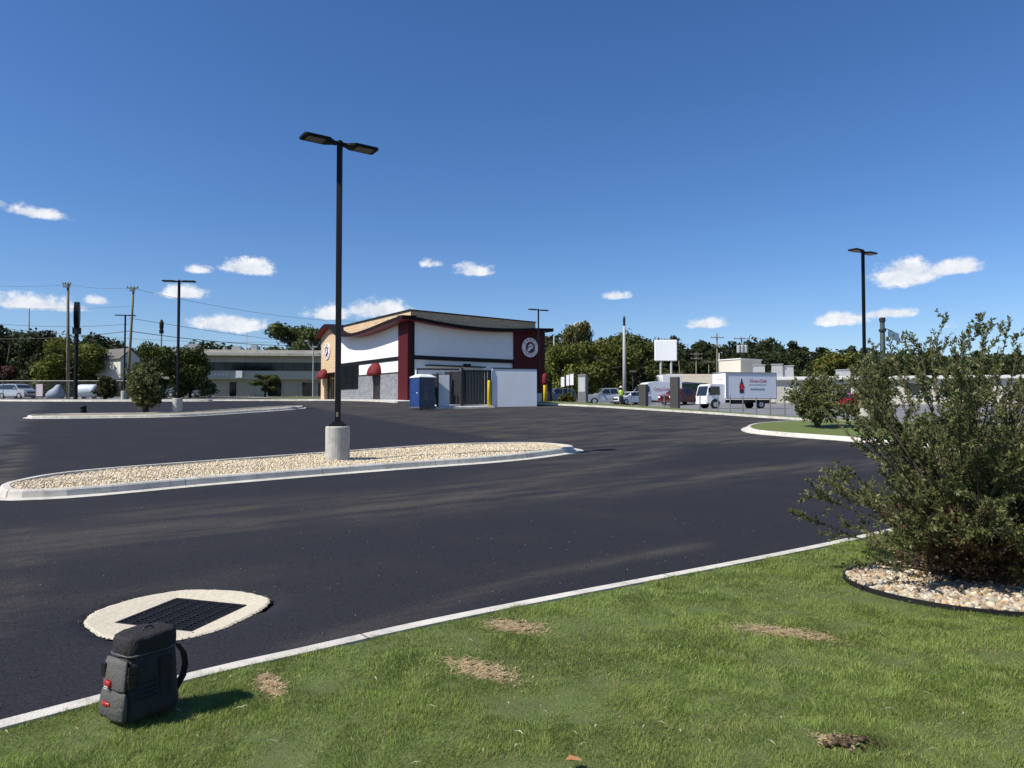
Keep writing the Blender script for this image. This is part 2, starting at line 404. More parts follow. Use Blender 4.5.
dust = np.maximum(dust, band(pix((690, 421), (760, 431)), .5, .8))
dust = np.maximum(dust, band(pix((620, 428), (610, 445), (560, 470), (480, 490)), 1.3, .4))
dust = np.maximum(dust, band(pix((0, 610), (90, 590), (200, 575), (300, 560)), .35, .12))
dust = np.maximum(dust, band(pix((-6, 492), (6, 472), (22, 446)), .30, .8))
dust = np.maximum(dust, band(pix((-30, 640), (10, 600), (24, 560), (20, 530)), .22, .4))
dust = np.maximum(dust, band(pix((300, 640), (420, 610), (560, 570), (700, 545)), .18, .35))
# brownish aisle by the building: to the right of a line running from (330,410) to (505,440)
la, lb = at(330, 411), at(520, 443); sd = ((lb.x - la.x) * (AY - la.y) - (lb.y - la.y) * (AX - la.x)) / math.hypot(lb.x - la.x, lb.y - la.y)
dust = np.maximum(dust, .5 * sst(-.3, .5, sd) * sst(22, 27, AY) * (1 - .5 * sst(14, 20, AX)))
# older grey asphalt on the left beyond a ragged seam
s0, s1 = at(-60, 520), at(44, 405.6)
sd2 = ((s1.x - s0.x) * (AY - s0.y) - (s1.y - s0.y) * (AX - s0.x)) / math.hypot(s1.x - s0.x, s1.y - s0.y)
sd2 = sd2 + .25 * np.sin(AY * 1.3) + .15 * np.sin(AY * 3.7)
oldm = sst(-.1, .15, sd2)
hsh = np.sin(AY * 1.9) * np.sin(AY * .83 + 1)
dark = .9 * np.exp(-((sd2 - .15) / .28) ** 2) * sst(.0, .25, hsh) * sst(14, 20, AY)
nx, ny = len(ax_), len(ay_); idx = np.arange(nx * ny).reshape(ny, nx)
Fq = np.stack([idx[:-1, :-1], idx[:-1, 1:], idx[1:, 1:], idx[1:, :-1]], -1).reshape(-1, 4)
Vx = np.stack([AX, AY, AZ], -1).reshape(-1, 3)
lot = npmesh('parking_lot', Vx, Fq, asphalt_mat(), col=np.stack([dust, oldm, dark], -1).reshape(-1, 3), smooth=True); struct(lot)

# ------------------------------------------------------------------ near lawn and its flush kerb
kp = [(-300, 800), (-60, 738), (0, 723), (100, 697), (240, 663), (300, 650), (420, 623), (540, 599), (640, 580), (740, 561), (820, 545), (880, 532), (947, 517), (1000, 506), (1080, 490), (1250, 462)]
kl = smooth_line([at(a, b, .15) for a, b in kp], step=.25)
kerb('kerb', kl, KM, gutter=0, side=-1, w=.13)
lawn_in = offset_line(kl, -.07)
last = kl[-1]
lawnm = mat('lawn_soil', (.11, .14, .040), rough=.95, scale=3, col2=(.08, .10, .03), bump=.6, bscale=40)
lawn = drape('lawn', [(p.x, p.y) for p in lawn_in] + [(last.x + 10, last.y - 1), (30, -6), (-9, -6), (-9, kl[0].y)], lawnm, .135, cell=1.0); struct(lawn)
PATCH = [(at(515, 625, .15), .24, .13, -.5), (at(481, 668, .15), .27, .11, -.75), (at(270, 683, .15), .20, .07, -1.0), (at(785, 631, .15), .34, .11, -.45),
         (at(832, 738, .15), .09, .06, 0.)]
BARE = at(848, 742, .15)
edge_pts = np.array([(p.x, p.y) for p in lawn_in])
def inside_lawn(X, Y):
    # right-hand side of the kerb line
    yk = np.interp(X, edge_pts[:, 0], edge_pts[:, 1]); return Y < yk - .01 + .11 * vnoise(X, Y, .10, 3) * vnoise(X, Y, .5, 4)
BED = at(1000, 586, .15); BRX, BRY = 1.28, .97
def mk_lawn():
    Vs = []; Fs = []; Cs = []; o = 0
    for (y0, y1, dens, wd, hgt) in ((2.7, 4.2, 25000, .0024, .028), (4.2, 6.0, 15000, .0033, .029), (6.0, 8.5, 7500, .0048, .032), (8.5, 14, 2600, .009, .04)):
        xw = y1 * .78; n = int(dens * (y1 - y0) * 2 * xw); X = rng.uniform(-xw, xw, n); Y = rng.uniform(y0, y1, n)
        k = (np.abs(X) < Y * .76 + .1) & inside_lawn(X, Y) & ((((X - BED.x) / BRX) ** 2 + ((Y - BED.y) / BRY) ** 2) > 1.0)
        X = X[k]; Y = Y[k]
        clump = 2.2 * (vnoise(X, Y, .16, 5) - .5) + 2.0 * (vnoise(X, Y, .06, 6) - .5) + 1.4 * (vnoise(X, Y, .55, 7) - .5); flow = 9 * vnoise(X, Y, .35, 8) + 4 * vnoise(X, Y, .12, 9); dry = sst(.62, .9, vnoise(X, Y, .30, 10) * .6 + vnoise(X, Y, .09, 11) * .4)
        tan = np.zeros(len(X))
        for (c, a, b, r) in PATCH:
            dx, dy = X - c.x, Y - c.y; u = dx * math.cos(r) + dy * math.sin(r); v = -dx * math.sin(r) + dy * math.cos(r)
            q = (u / a) ** 2 + (v / b) ** 2 + .35 * np.sin(X * 40) * np.sin(Y * 37)
            tan = np.maximum(tan, 1 - sst(.55, 1.35, q))
        n = len(X); istan = rng.random(n) < tan * .8 + .03 + .22 * dry
        hh = hgt * rng.uniform(.55, 1.25, n) * (1 + .22 * clump) * np.where(tan > .5, .35, 1)
        th = rng.uniform(0, 2 * np.pi, n); lean = rng.uniform(.15, .85, n) * np.where(istan, 1.6, 1); la_ = flow + rng.normal(0, 1.1, n)
        w_ = wd * rng.uniform(.7, 1.3, n)
        Z = G(X, Y) + .128 + .022 * (vnoise(X, Y, .35, 12) - .5) + .010 * (vnoise(X, Y, .09, 13) - .5)
        cx, sx = np.cos(th) * w_ / 2, np.sin(th) * w_ / 2; lx, ly = np.cos(la_) * lean * hh, np.sin(la_) * lean * hh
        b0 = np.stack([X - cx, Y - sx, Z], 1); b1 = np.stack([X + cx, Y + sx, Z], 1)
        m0 = np.stack([X - cx * .8 + lx * .35, Y - sx * .8 + ly * .35, Z + hh * .6], 1); m1 = np.stack([X + cx * .8 + lx * .35, Y + sx * .8 + ly * .35, Z + hh * .6], 1)
        t0 = np.stack([X + lx - cx * .15, Y + ly - sx * .15, Z + hh * (1 - .25 * lean)], 1); t1 = np.stack([X + lx + cx * .15, Y + ly + sx * .15, Z + hh * (1 - .25 * lean)], 1)
        V = np.stack([b0, b1, m1, m0, t1, t0], 1).reshape(-1, 3)
        base = np.arange(n)[:, None] * 6 + o
        f = np.concatenate([base + np.array([0, 1, 2, 3]), base + np.array([3, 2, 4, 5])])
        g = rng.random(n)[:, None]; br = (.80 + .40 * rng.random(n) + .10 * clump + .10 * np.sin(X * 1.3 + 2 * np.sin(Y * .9)) * np.sin(Y * 1.7 + X * .6))[:, None]
        green = (np.array([.165, .230, .045]) * (1 - g) + np.array([.315, .375, .100]) * g) * br
        dk_ = np.exp(-(((X - BARE.x - .13) / .13) ** 2 + ((Y - BARE.y + .0) / .08) ** 2)); green = green * (1 - .72 * dk_)[:, None]  # shadow of the hollow beside the bare spot, darkened into the blade colour
        tanc = np.array([.46, .37, .20]) * rng.uniform(.6, 1.2, n)[:, None]
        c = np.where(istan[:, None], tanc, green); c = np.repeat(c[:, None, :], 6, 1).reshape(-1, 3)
        Vs.append(V); Fs.append(f); Cs.append(c); o += len(V)
    for (c, a, b, r) in PATCH:
        n = int(11000 * a * b * 3.14 * 1.6); u, v = a * rng.normal(0, .48, n), b * rng.normal(0, .55, n); kk = (np.sin(u * 43 + 2) * np.sin(v * 51 + 1) > -.35); u = u[kk]; v = v[kk]; n = len(u)
        X = c.x + u * math.cos(r) - v * math.sin(r); Y = c.y + u * math.sin(r) + v * math.cos(r); Z = G(X, Y) + .136 + rng.uniform(0, .012, n)
        an = rng.uniform(0, 6.283, n); L = rng.uniform(.008, .028, n); w = rng.uniform(.0015, .0035, n); dz = rng.uniform(-.004, .006, n)
        cx, sx = np.cos(an), np.sin(an)
        V = np.stack([np.stack([X - cx * L - sx * w, Y - sx * L + cx * w, Z], 1), np.stack([X - cx * L + sx * w, Y - sx * L - cx * w, Z], 1), np.stack([X + cx * L + sx * w, Y + sx * L - cx * w, Z + dz], 1), np.stack([X + cx * L - sx * w, Y + sx * L + cx * w, Z + dz], 1)], 1).reshape(-1, 3)
        Vs.append(V); Fs.append(np.arange(n * 4).reshape(n, 4) + o); o += len(V)
        Cs.append(np.repeat((np.array([.66, .52, .30]) * rng.uniform(.55, 1.2, n)[:, None])[:, None, :], 4, 1).reshape(-1, 3))
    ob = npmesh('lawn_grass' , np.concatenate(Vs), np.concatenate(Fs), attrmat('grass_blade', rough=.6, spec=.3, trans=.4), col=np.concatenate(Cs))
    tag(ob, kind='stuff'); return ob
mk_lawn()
# dry clippings and leaves on the lawn
def litter():
    V = []; Fs = []; C = []; o = 0
    for _ in range(260):
        y = random.uniform(3, 9); x = random.uniform(-.75, .75) * y
        if not inside_lawn(np.array([x]), np.array([y]))[0] or ((x - BED.x) / BRX) ** 2 + ((y - BED.y) / BRY) ** 2 < 1.1: continue
        L = random.uniform(.01, .035); w = random.uniform(.0015, .0045); a = random.uniform(0, 6.28); z = float(G(x, y)) + .15 + random.uniform(.02, .03)
        c, s = math.cos(a), math.sin(a)
        for (u, v, dz) in ((-L, 0, 0), (0, -w, .008), (L, 0, .0), (0, w, .008)): V.append((x + u * c - v * s, y + u * s + v * c, z + dz))
        Fs.append((o, o + 1, o + 2, o + 3)); o += 4; C += [random.choice([(.42, .38, .24), (.5, .47, .34), (.3, .22, .1), (.28, .33, .13)])] * 4
    tag(npmesh('grass_clippings', V, Fs, attrmat('dry_leaf', rough=.7), col=np.array(C)), kind='stuff')
litter()
# one brown fallen leaf near the bottom edge
lf = at(572, 760, .18); mb = MB()
mb.add([(-.03, 0, 0), (-.01, -.02, .012), (.03, -.008, .002), (.045, .006, .0), (.025, .016, .006), (-.008, .02, .014), (.0, 0, -.003)], [(0, 1, 6), (1, 2, 6), (2, 3, 6), (3, 4, 6), (4, 5, 6), (5, 0, 6)])
tag(mb.build('fallen_leaf', mat('leaf_brown', (.42, .2, .08), rough=.6), loc=lf), 'single curled brown leaf lying on the lawn at the bottom edge', 'leaf')
# earth clod on the bare spot
def rock_template(sub=1, seed=0, rough=.2):
    bm = bmesh.new(); bmesh.ops.create_icosphere(bm, subdivisions=sub, radius=1); r = random.Random(seed)
    ph = [Vector((r.uniform(-1, 1), r.uniform(-1, 1), r.uniform(-1, 1))).normalized() for _ in range(7)]; am = [r.uniform(.5, .85) for _ in range(7)]
    for v in bm.verts:
        for p, a in zip(ph, am):
            d = v.co.dot(p)
            if d > a: v.co -= p * (d - a) * .85
        v.co *= 1 + r.uniform(-rough, rough) * .25
    bm.verts.ensure_lookup_table(); V = np.array([v.co[:] for v in bm.verts]); Fc = np.array([[v.index for v in f.verts] for f in bm.faces]); bm.free(); return V, Fc
def scatter(name, temps, pos, scale, m, colf, flat=.7, parent=None, smooth=False):
    n = len(pos); which = rng.integers(0, len(temps), n); Vs = []; Fs = []; Cs = []; o = 0
    for t, (TV, TF) in enumerate(temps):
        ids = np.where(which == t)[0]
        if not len(ids): continue
        a = rng.uniform(0, 2 * np.pi, len(ids)); b = rng.normal(0, .35 if flat < .9 else 1.0, len(ids)); sc = scale[ids][:, None] * np.stack([rng.uniform(.8, 1.3, len(ids)), rng.uniform(.7, 1.1, len(ids)), rng.uniform(.75, 1.1, len(ids)) * flat], 1)
        V = TV[None] * sc[:, None, :]
        y, z = V[..., 1] * np.cos(b)[:, None] - V[..., 2] * np.sin(b)[:, None], V[..., 1] * np.sin(b)[:, None] + V[..., 2] * np.cos(b)[:, None]
        x = V[..., 0]; xx = x * np.cos(a)[:, None] - y * np.sin(a)[:, None]; yy = x * np.sin(a)[:, None] + y * np.cos(a)[:, None]
        V = np.stack([xx, yy, z], -1) + pos[ids][:, None, :]
        Fs.append((TF[None] + (np.arange(len(ids)) * len(TV))[:, None, None] + o).reshape(-1, TF.shape[1])); Vs.append(V.reshape(-1, 3)); o += V.size // 3
        Cs.append(np.repeat(colf(len(ids))[:, None, :], len(TV), 1).reshape(-1, 3))
    return npmesh(name, np.concatenate(Vs), np.concatenate(Fs), m, col=np.concatenate(Cs), parent=parent, smooth=smooth)
T1 = [rock_template(1, s) for s in range(6)]; T2 = [rock_template(2, s + 20, .5) for s in range(8)]
def palette(cols, j=.18):
    cols = np.array(cols)
    return lambda n: cols[rng.integers(0, len(cols), n)] * rng.uniform(1 - j, 1 + j, n)[:, None]
n = 60; pp = np.stack([BARE.x + rng.normal(0, .05, n), BARE.y + rng.normal(0, .035, n), np.full(n, BARE.z + .005)], 1)
tag(scatter('soil_clods', T1, pp, rng.uniform(.006, .02, n), attrmat('soil', rough=.95), palette([(.09, .06, .035), (.14, .1, .06), (.05, .035, .02)])), kind='stuff')

# ------------------------------------------------------------------ gravel island with kerb
ip_f = [(-12, 500.5), (40, 500), (100, 496), (200, 486.5), (300, 478), (400, 470), (500, 462.5), (550, 457)]
ip_b = [(584, 451), (562, 447), (520, 445.5), (440, 447.5), (340, 454.5), (200, 465), (100, 473), (40, 479.5), (0, 487), (-20, 493)]
def isl(pts, step=.35): return smooth_line([at(a, b, 0) for a, b in pts], closed=True, step=step)
island = isl(ip_f + ip_b)
island_c = offset_line(island, .40, True)
kerb('kerb', island_c, KM, closed=True, gutter=.32, side=1)
inner = offset_line(island_c, .075, True)
gravm = mat('gravel_bed', (.42, .36, .26), rough=.95, scale=25, col2=(.22, .17, .12), bump=1, bscale=30)
gravel = drape('gravel_base', inner, gravm, .09, cell=1.0); tag(gravel, kind='stuff')
def fill_rocks(name, poly, n, zoff, s0, s1, temps, m, pal, mound=0.0, excl=None, flat=.7):
    xs = [p.x for p in poly]; ys = [p.y for p in poly]; X = rng.uniform(min(xs), max(xs), n); Y = rng.uniform(min(ys), max(ys), n)
    k = in_poly(X, Y, poly)
    if excl is not None: k &= ~excl(X, Y)
    X = X[k]; Y = Y[k]; sc = rng.uniform(s0, s1, len(X)) * (1 + .5 * (rng.random(len(X)) > .93))
    bumpz = .02 * np.sin(X * 2.1) * np.sin(Y * 1.7) + mound
    pos = np.stack([X, Y, G(X, Y) + zoff + bumpz + rng.uniform(-.01, .015, len(X))], 1)
    return tag(scatter(name, temps, pos, sc, m, pal, flat=flat), kind='stuff')
LB = at(338, 459, .15)
fill_rocks('gravel', inner, 70000, .105, .014, .029, T1, attrmat('river_gravel', rough=.9), palette([(.70, .59, .41), (.74, .65, .48), (.66, .53, .35), (.68, .60, .45), (.52, .41, .26), (.76, .63, .42)], .14))

# ------------------------------------------------------------------ far left islands and right green islands
def island_simple(name, pts, m, gname=None, off=.1, step=.6, inset=0.0):
    L = isl(pts, step)
    if inset: L = offset_line(L, inset, True)
    kerb('kerb', L, KM, closed=True, gutter=.25, side=1)
    o = drape(name, offset_line(L, .07, True), m, off, cell=1.5); return L, o
mulch = mat('mulch_gravel', (.30, .26, .19), rough=.95, scale=3, col2=(.20, .17, .12), bump=.6, bscale=12)
L2, o = island_simple('island_gravel', [(34, 418.5), (100, 418), (180, 416.5), (240, 413), (290, 409.5), (302, 407.8), (270, 408.6), (200, 413), (120, 415.2), (60, 415.8), (36, 416.8)], mulch); tag(o, kind='stuff')
grassm = mat('far_grass', (.095, .135, .028), rough=.95, scale=1.5, col2=(.12, .14, .04), bump=.6, bscale=20)
def flatline(xys): return smooth_line([Vector(p) for p in xys], closed=True, step=.8)
def world_island(name, xys, m, off=.1):
    L = flatline(xys); kerb('kerb', L, KM, closed=True, gutter=.2, side=1); o = drape(name, offset_line(L, .07, True), m, off, cell=1.5); return o
a0, a1 = on(45, 61), on(205, 61); b0, b1 = on(45, 68), on(205, 67)
o = world_island('island_grass', [(a0.x, 61), ((a0.x + a1.x) / 2, 60.6), (a1.x, 61.5), (b1.x + 1, 64), (b1.x, 66), ((b0.x + b1.x) / 2, 67), (b0.x, 66.5), (b0.x - 1.5, 63.5)], grassm); struct(o)
# right green island with small shrub
GI = [(741, 430), (750, 433.5), (775, 436), (800, 438), (835, 440.5), (900, 446), (1000, 452), (1150, 458), (1150, 432), (1000, 427), (900, 424), (830, 422.5), (790, 423), (760, 425), (746, 427)]
LG, o = island_simple('island_grass', GI, grassm, off=.135, step=.5, inset=.32); struct(o)
# far right kerb and verge
KR = smooth_line([at(527, 404.4), at(560, 405.7), at(620, 408.8), at(700, 413.8), at(760, 418), at(805, 421), at(835, 423)], step=.8)
kerb('kerb', KR, KM, gutter=.3, side=-1, h=.15)
vp = offset_line(KR, .07)
far = offset_line(KR, 4.2)
VGZ = lambda x, y: float(G(x, y)) + .13
verge = drape('grass_verge', [tuple(p) for p in vp] + [(vp[-1].x + 22, vp[-1].y - 14), (vp[-1].x + 26, vp[-1].y - 9)] + [tuple(p) for p in far[::-1]], grassm, .13, cell=1.2); struct(verge)
# road and yard beyond the verge
streetm = mat('old_asphalt', (.19, .19, .195), rough=.95, var=.2, scale=.6, bump=.3, bscale=30)
fo = offset_line(KR, 4.25)
street = drape('street', [tuple(p) for p in fo] + [(fo[-1].x + 30, fo[-1].y - 12), (90, 40), (90, 104), (-2, 104), (1, 70)], streetm, .02, cell=2.0); struct(street)
yard = drape('yard_pavement', [(-100, 79), (-38, 79), (-30, 86), (-30, 93), (-100, 93)], streetm, .02, cell=2.0); struct(yard)
strip = drape('grass_verge', [(-62, 74), (-38, 72), (-12, 72), (-12, 99), (-29, 99), (-29, 79), (-37, 78), (-62, 79)], gm, .03, cell=2.0); struct(strip)
kerb('kerb', smooth_line([(-40, 71.5), (-26, 71.3), (-11.5, 71.5)], step=1), KM, gutter=.2, side=1)

# ------------------------------------------------------------------ storm drain
conc = mat('drain_concrete', (.60, .54, .41), rough=.9, scale=28, col2=(.47, .41, .30), bump=.4, bscale=60)
dpx = [(84, 622), (97, 636), (130, 642), (175, 641), (215, 632), (250, 617), (270, 603), (258, 595), (225, 590.5), (180, 591), (135, 599), (100, 610)]
def atd(px, py, off=0):
    d = ray(px, py); lo_, hi_ = 3.0, 14.0
    for _ in range(50):
        m = (lo_ + hi_) / 2; k = m / d.y
        if CAMZ + d.z * k > G(d.x * k, m) - dip(d.x * k, m) + off: lo_ = m
        else: hi_ = m
    k = lo_ / d.y; return Vector((d.x * k, lo_, CAMZ + d.z * k))
ring = smooth_line([atd(a, b) for a, b in dpx], closed=True, step=.05)
cen = sum(ring, Vector((0, 0))) / len(ring)
ring = [cen + (p - cen) * (1 + .006 * math.sin(i * .7) + .005 * math.sin(i * 2.3) + random.uniform(-.005, .005)) for i, p in enumerate(ring)]
gq = [atd(114, 622.5), atd(176, 597.6), atd(248, 605), atd(192, 631)]
gq = [Vector((p.x, p.y)) for p in gq]; zc = float(G(cen.x, cen.y) - dip(cen.x, cen.y))
dt = thing('storm_drain', 'square black grate set in an off-white concrete ring in the asphalt', 'drain', (cen.x, cen.y, zc))
# collar as ring between blob outline and grate square
def ring_mesh(outer, innerq, z, name, m, parent):
    n = len(outer); V = []; inn = []
    c = sum(innerq, Vector((0, 0))) / 4
    for p in outer:
        d = (p - c); best = None
        for i in range(4):
            a, b = innerq[i], innerq[(i + 1) % 4]; e = b - a; den = d.x * e.y - d.y * e.x
            if abs(den) < 1e-9: continue
            t = ((a.x - c.x) * e.y - (a.y - c.y) * e.x) / den; u = ((a.x - c.x) * d.y - (a.y - c.y) * d.x) / den
            if t > 0 and -1e-6 <= u <= 1 + 1e-6: best = t if best is None else min(best, t)
        inn.append(c + d * best)
    zz = lambda p: float(G(p.x, p.y) - dip(p.x, p.y)) - zc
    V = [(p.x - cen.x, p.y - cen.y, zz(p) + .004) for p in outer]
    mid = [(a * .9 + b * .1) for a, b in zip(outer, inn)]
    V += [(p.x - cen.x, p.y - cen.y, zz(p) * .8 + .018) for p in mid] + [(p.x - cen.x, p.y - cen.y, .012) for p in inn] + [(p.x - cen.x, p.y - cen.y, -.25) for p in inn]
    Fs = []
    for k in range(3):
        for i in range(n): j = (i + 1) % n; Fs.append((k * n + i, k * n + j, (k + 1) * n + j, (k + 1) * n + i))
    me = bpy.data.meshes.new(name); me.from_pydata(V, [], Fs); bm = bmesh.new(); bm.from_mesh(me); bmesh.ops.recalc_face_normals(bm, faces=bm.faces); bm.to_mesh(me); bm.free()
    o = bpy.data.objects.new(name, me); COL.objects.link(o); me.materials.append(m); o.parent = parent; return o
ring_mesh(ring, gq, zc, 'concrete_collar', conc, dt)
iron = mat('cast_iron', (.010, .010, .012), rough=.6, spec=.25, bump=.3)
mb = MB(); A, B, C_, D_ = [Vector((q.x - cen.x, q.y - cen.y)) for q in gq]
def bil(u, v): p = (A * (1 - u) + B * u) * (1 - v) + (D_ * (1 - u) + C_ * u) * v; return p
def bar(u0, v0, u1, v1, w, z0, z1):
    a = bil(u0, v0); b = bil(u1, v1); t = (b - a).normalized(); nn = Vector((-t.y, t.x)) * w / 2
    vs = [(*(a - nn), z0), (*(b - nn), z0), (*(b + nn), z0), (*(a + nn), z0), (*(a - nn), z1), (*(b - nn), z1), (*(b + nn), z1), (*(a + nn), z1)]
    mb.add(vs, [(0, 3, 2, 1), (4, 5, 6, 7), (0, 1, 5, 4), (1, 2, 6, 5), (2, 3, 7, 6), (3, 0, 4, 7)])
for i in range(16): bar((i + .5) / 16, .02, (i + .5) / 16, .98, .016, -.045, .008)
for i in range(7): bar(.01, .02 + i * .16, .99, .02 + i * .16, .02, -.04, .0105)
for e in (.01, .99): bar(e, .01, e, .99, .03, -.05, .013)
mb.build('grate', iron, dt)
mb = MB(); q = [bil(-.02, -.02), bil(1.02, -.02), bil(1.02, 1.02), bil(-.02, 1.02)]
mb.add([(*p, -.24) for p in q], [(0, 1, 2, 3)]); mb.build('sump', mat('sump_dark', (.01, .01, .01), rough=.9), dt)
# the asphalt sheet drops away inside the collar so that the sump is open
co = np.empty(len(lot.data.vertices) * 3, np.float32); lot.data.vertices.foreach_get('co', co); co = co.reshape(-1, 3)
shr = [cen + (p - cen) * .80 for p in ring]; mk = in_poly(co[:, 0], co[:, 1], shr); co[mk, 2] -= .5; lot.data.vertices.foreach_set('co', co.ravel()); lot.data.update()

cr = []
for i in range(420):
    p = ring[rng.integers(0, len(ring))]; q = cen + (p - cen) * (1 + abs(rng.normal(0, .035)) - .02); cr.append((q.x, q.y, float(G(q.x, q.y) - dip(q.x, q.y)) + .006))
for i in range(1500):
    yy_ = rng.uniform(4, 14); xx_ = rng.uniform(-.8, .8) * yy_
    if not inside_lawn(np.array([xx_]), np.array([yy_ - .25]))[0]: cr.append((xx_, yy_, float(G(xx_, yy_) - dip(xx_, yy_)) + .003))
tag(scatter('asphalt_crumbs', T1, np.array(cr), rng.uniform(.003, .009, len(cr)), attrmat('crumb', rough=.9), palette([(.02, .02, .022), (.03, .03, .032), (.10, .095, .08), (.25, .23, .19)], .2)), kind='stuff')

# ------------------------------------------------------------------ light poles
blk = mat('black_metal', (.0055, .0055, .006), rough=.5, spec=.22, var=.2)
pconc = mat('pole_concrete', (.50, .48, .43), rough=.9, scale=5, col2=(.34, .32, .28), bump=.4, bscale=50)
lens = mat('lamp_lens', (.16, .15, .12), rough=.3, spec=.5)
def make_lamp(h=8.5, arm=35, half=1.0):
    t = thing('light_pole', 'x', 'light pole')
    mb = MB(); mb.lathe([(.30, -.3), (.305, .0), (.305, .86), (.285, .89), (0.02, .89)], 28); mb.build('concrete_base', pconc, t, smooth=False, bevel=.015)
    mb = MB(); mb.box(-.19, .19, -.19, .19, .89, .915); mb.box(-.13, .13, -.13, .13, .915, 1.02, taper=.015)
    for sx in (-1, 1):
        for sy in (-1, 1): mb.lathe([(.02, .915), (.02, .96)], 6, Matrix.Translation((sx * .155, sy * .155, 0)))
    mb.build('base_plate', blk, t)
    mb = MB(); mb.box(-.065, .065, -.065, .065, 1.02, h - .05); mb.build('pole', blk, t, bevel=.012)
    mb = MB(); mb.box(-.028, .028, -.0675, -.0655, 1.14, 1.26); mb.build('access_cover', lens, t)
    ca, sa = math.cos(R(arm)), math.sin(R(arm))
    for s in (1, -1):
        M = Matrix.Translation((0, 0, h - .12)) @ Matrix.Rotation(R(arm) + (0 if s == 1 else math.pi), 4, 'Z')
        mb = MB(); pl = [(.07, -.08), (.16, -.09), (.34, -.24), (.94, -.24), (half, -.20), (half, .20), (.94, .24), (.34, .24), (.16, .09), (.07, .08)]
        mb.prism(pl, 0.0, .07, lambda p, a: M @ Vector((p[0], p[1], a + .01 * (p[0] > .3)))); hd = mb.build('lamp_head', blk, t, bevel=.01)
        mb = MB(); mb.prism([(.42, -.18), (.88, -.18), (.88, .18), (.42, .18)], -.006, .004, lambda p, a: M @ Vector((p[0], p[1], a + .008))); mb.build('lens', lens, hd)
    mb = MB(); mb.lathe([(.09, h - .1), (.09, h - .03), (.05, h + .01), (.01, h + .02)], 12); mb.build('pole_cap', blk, t)
    return t
lamp = make_lamp(); g0 = at(337.5, 460, .10)
lz = lambda x, y, off: (x, y, float(G(x, y)) + off)
lamp.location = lz(g0.x, g0.y, .10); lamp.scale = (1.04, 1.04, 1.012); lamp['label'] = 'tall black double-headed light pole on the gravel island, nearest of all'; lamp['group'] = 'twin-head parking lot light poles'
p = on(177.5, 45.5); dup(lamp, scale=(1, 1, 1), loc=(p.x, p.y, p.z + .1), rz=R(-28), label='black double-headed light pole on the far left island beside the leafy shrub')
p = on(865, 35); dup(lamp, scale=(1, 1, 1), loc=(p.x, p.y, p.z + .1), rz=R(0), label='black double-headed light pole rising behind the big shrub on the right')
p = on(538.5, 64); pl4 = dup(lamp, scale=(1, 1, 1), loc=(p.x, p.y, p.z + .05), rz=R(-6), label='black double-headed light pole at the right end of the white enclosure wall')
p = on(124, 79); dup(lamp, (p.x, p.y, p.z), R(-25), 'small distant double-headed light pole just left of the leaning utility pole', scale=(1.05, 1.05, 1.12))

# ------------------------------------------------------------------ restaurant building
U = Vector((.819, .574, 0)); Vv = Vector((-.574, .819, 0)); ANG = math.atan2(.574, .819)
C0 = Vector((-8.4, 58, 2.0))
maroon = mat('maroon_panel', (.075, .006, .009), rough=.6, spec=.2, var=.12)
darkred = mat('dark_fascia', (.014, .005, .005), rough=.6, spec=.15)
redsof = mat('red_soffit', (.20, .012, .016), rough=.5)
white = mat('white_stucco', (.80, .80, .79), rough=.85, var=.03, scale=1.5, bump=.15, bscale=80)
tan = mat('tan_cladding', (.60, .44, .28), rough=.8, var=.14, scale=3, col2=(.48, .34, .20))
def add_planks(m, step=.2, dark=.6, axis=2):
    t = m.node_tree; b = t.nodes['Principled BSDF']; v = N(t, 'ShaderNodeTexCoord').outputs['Object']; s = N(t, 'ShaderNodeSeparateXYZ'); t.links.new(v, s.inputs[0])
    l = mth(t, 'LESS_THAN', mth(t, 'FRACT', mth(t, 'DIVIDE', s.outputs[axis], step)), .08)
    src = b.inputs['Base Color'].links[0].from_socket; mm = N(t, 'ShaderNodeMix', data_type='RGBA', blend_type='MULTIPLY'); t.links.new(l, mm.inputs[0]); t.links.new(src, mm.inputs[6]); mm.inputs[7].default_value = (dark, dark, dark, 1)
    t.links.new(mm.outputs[2], b.inputs['Base Color'])
add_planks(tan, .28)
block = mat('grey_block', (.30, .31, .33), rough=.9, scale=3)
def add_brick(m, c1, c2, mort, sc=1.0, bw=.4, bh=.2):
    t = m.node_tree; b = t.nodes['Principled BSDF']; tcn = N(t, 'ShaderNodeTexCoord'); s = N(t, 'ShaderNodeSeparateXYZ'); t.links.new(tcn.outputs['Object'], s.inputs[0])
    cb = N(t, 'ShaderNodeCombineXYZ'); t.links.new(mth(t, 'ADD', s.outputs[0], s.outputs[1]), cb.inputs[0]); t.links.new(s.outputs[2], cb.inputs[1])
    br = N(t, 'ShaderNodeTexBrick'); t.links.new(cb.outputs[0], br.inputs['Vector']); br.inputs['Scale'].default_value = sc
    br.inputs['Brick Width'].default_value = bw; br.inputs['Row Height'].default_value = bh; br.inputs['Mortar Size'].default_value = .012
    br.inputs['Color1'].default_value = (*c1, 1); br.inputs['Color2'].default_value = (*c2, 1); br.inputs['Mortar'].default_value = (*mort, 1)
    t.links.new(br.outputs[0], b.inputs['Base Color'])
add_brick(block, (.17, .175, .19), (.24, .245, .26), (.13, .13, .135))
bl = thing('restaurant_building', 'restaurant with white walls, maroon corner piers, swooping dark eaves and tan parapet', 'building', C0, ANG)
def EV(t):
    return float(np.interp(t, [-1.4, 0, 2, 5.4, 8, 9.5, 11.5, 13.4, 15, 16.2, 17, 17.8, 19, 20, 21.3], [6.8, 6.74, 6.62, 6.34, 6.20, 6.20, 6.32, 6.62, 7.1, 7.6, 7.8, 7.75, 7.35, 6.95, 6.5]))
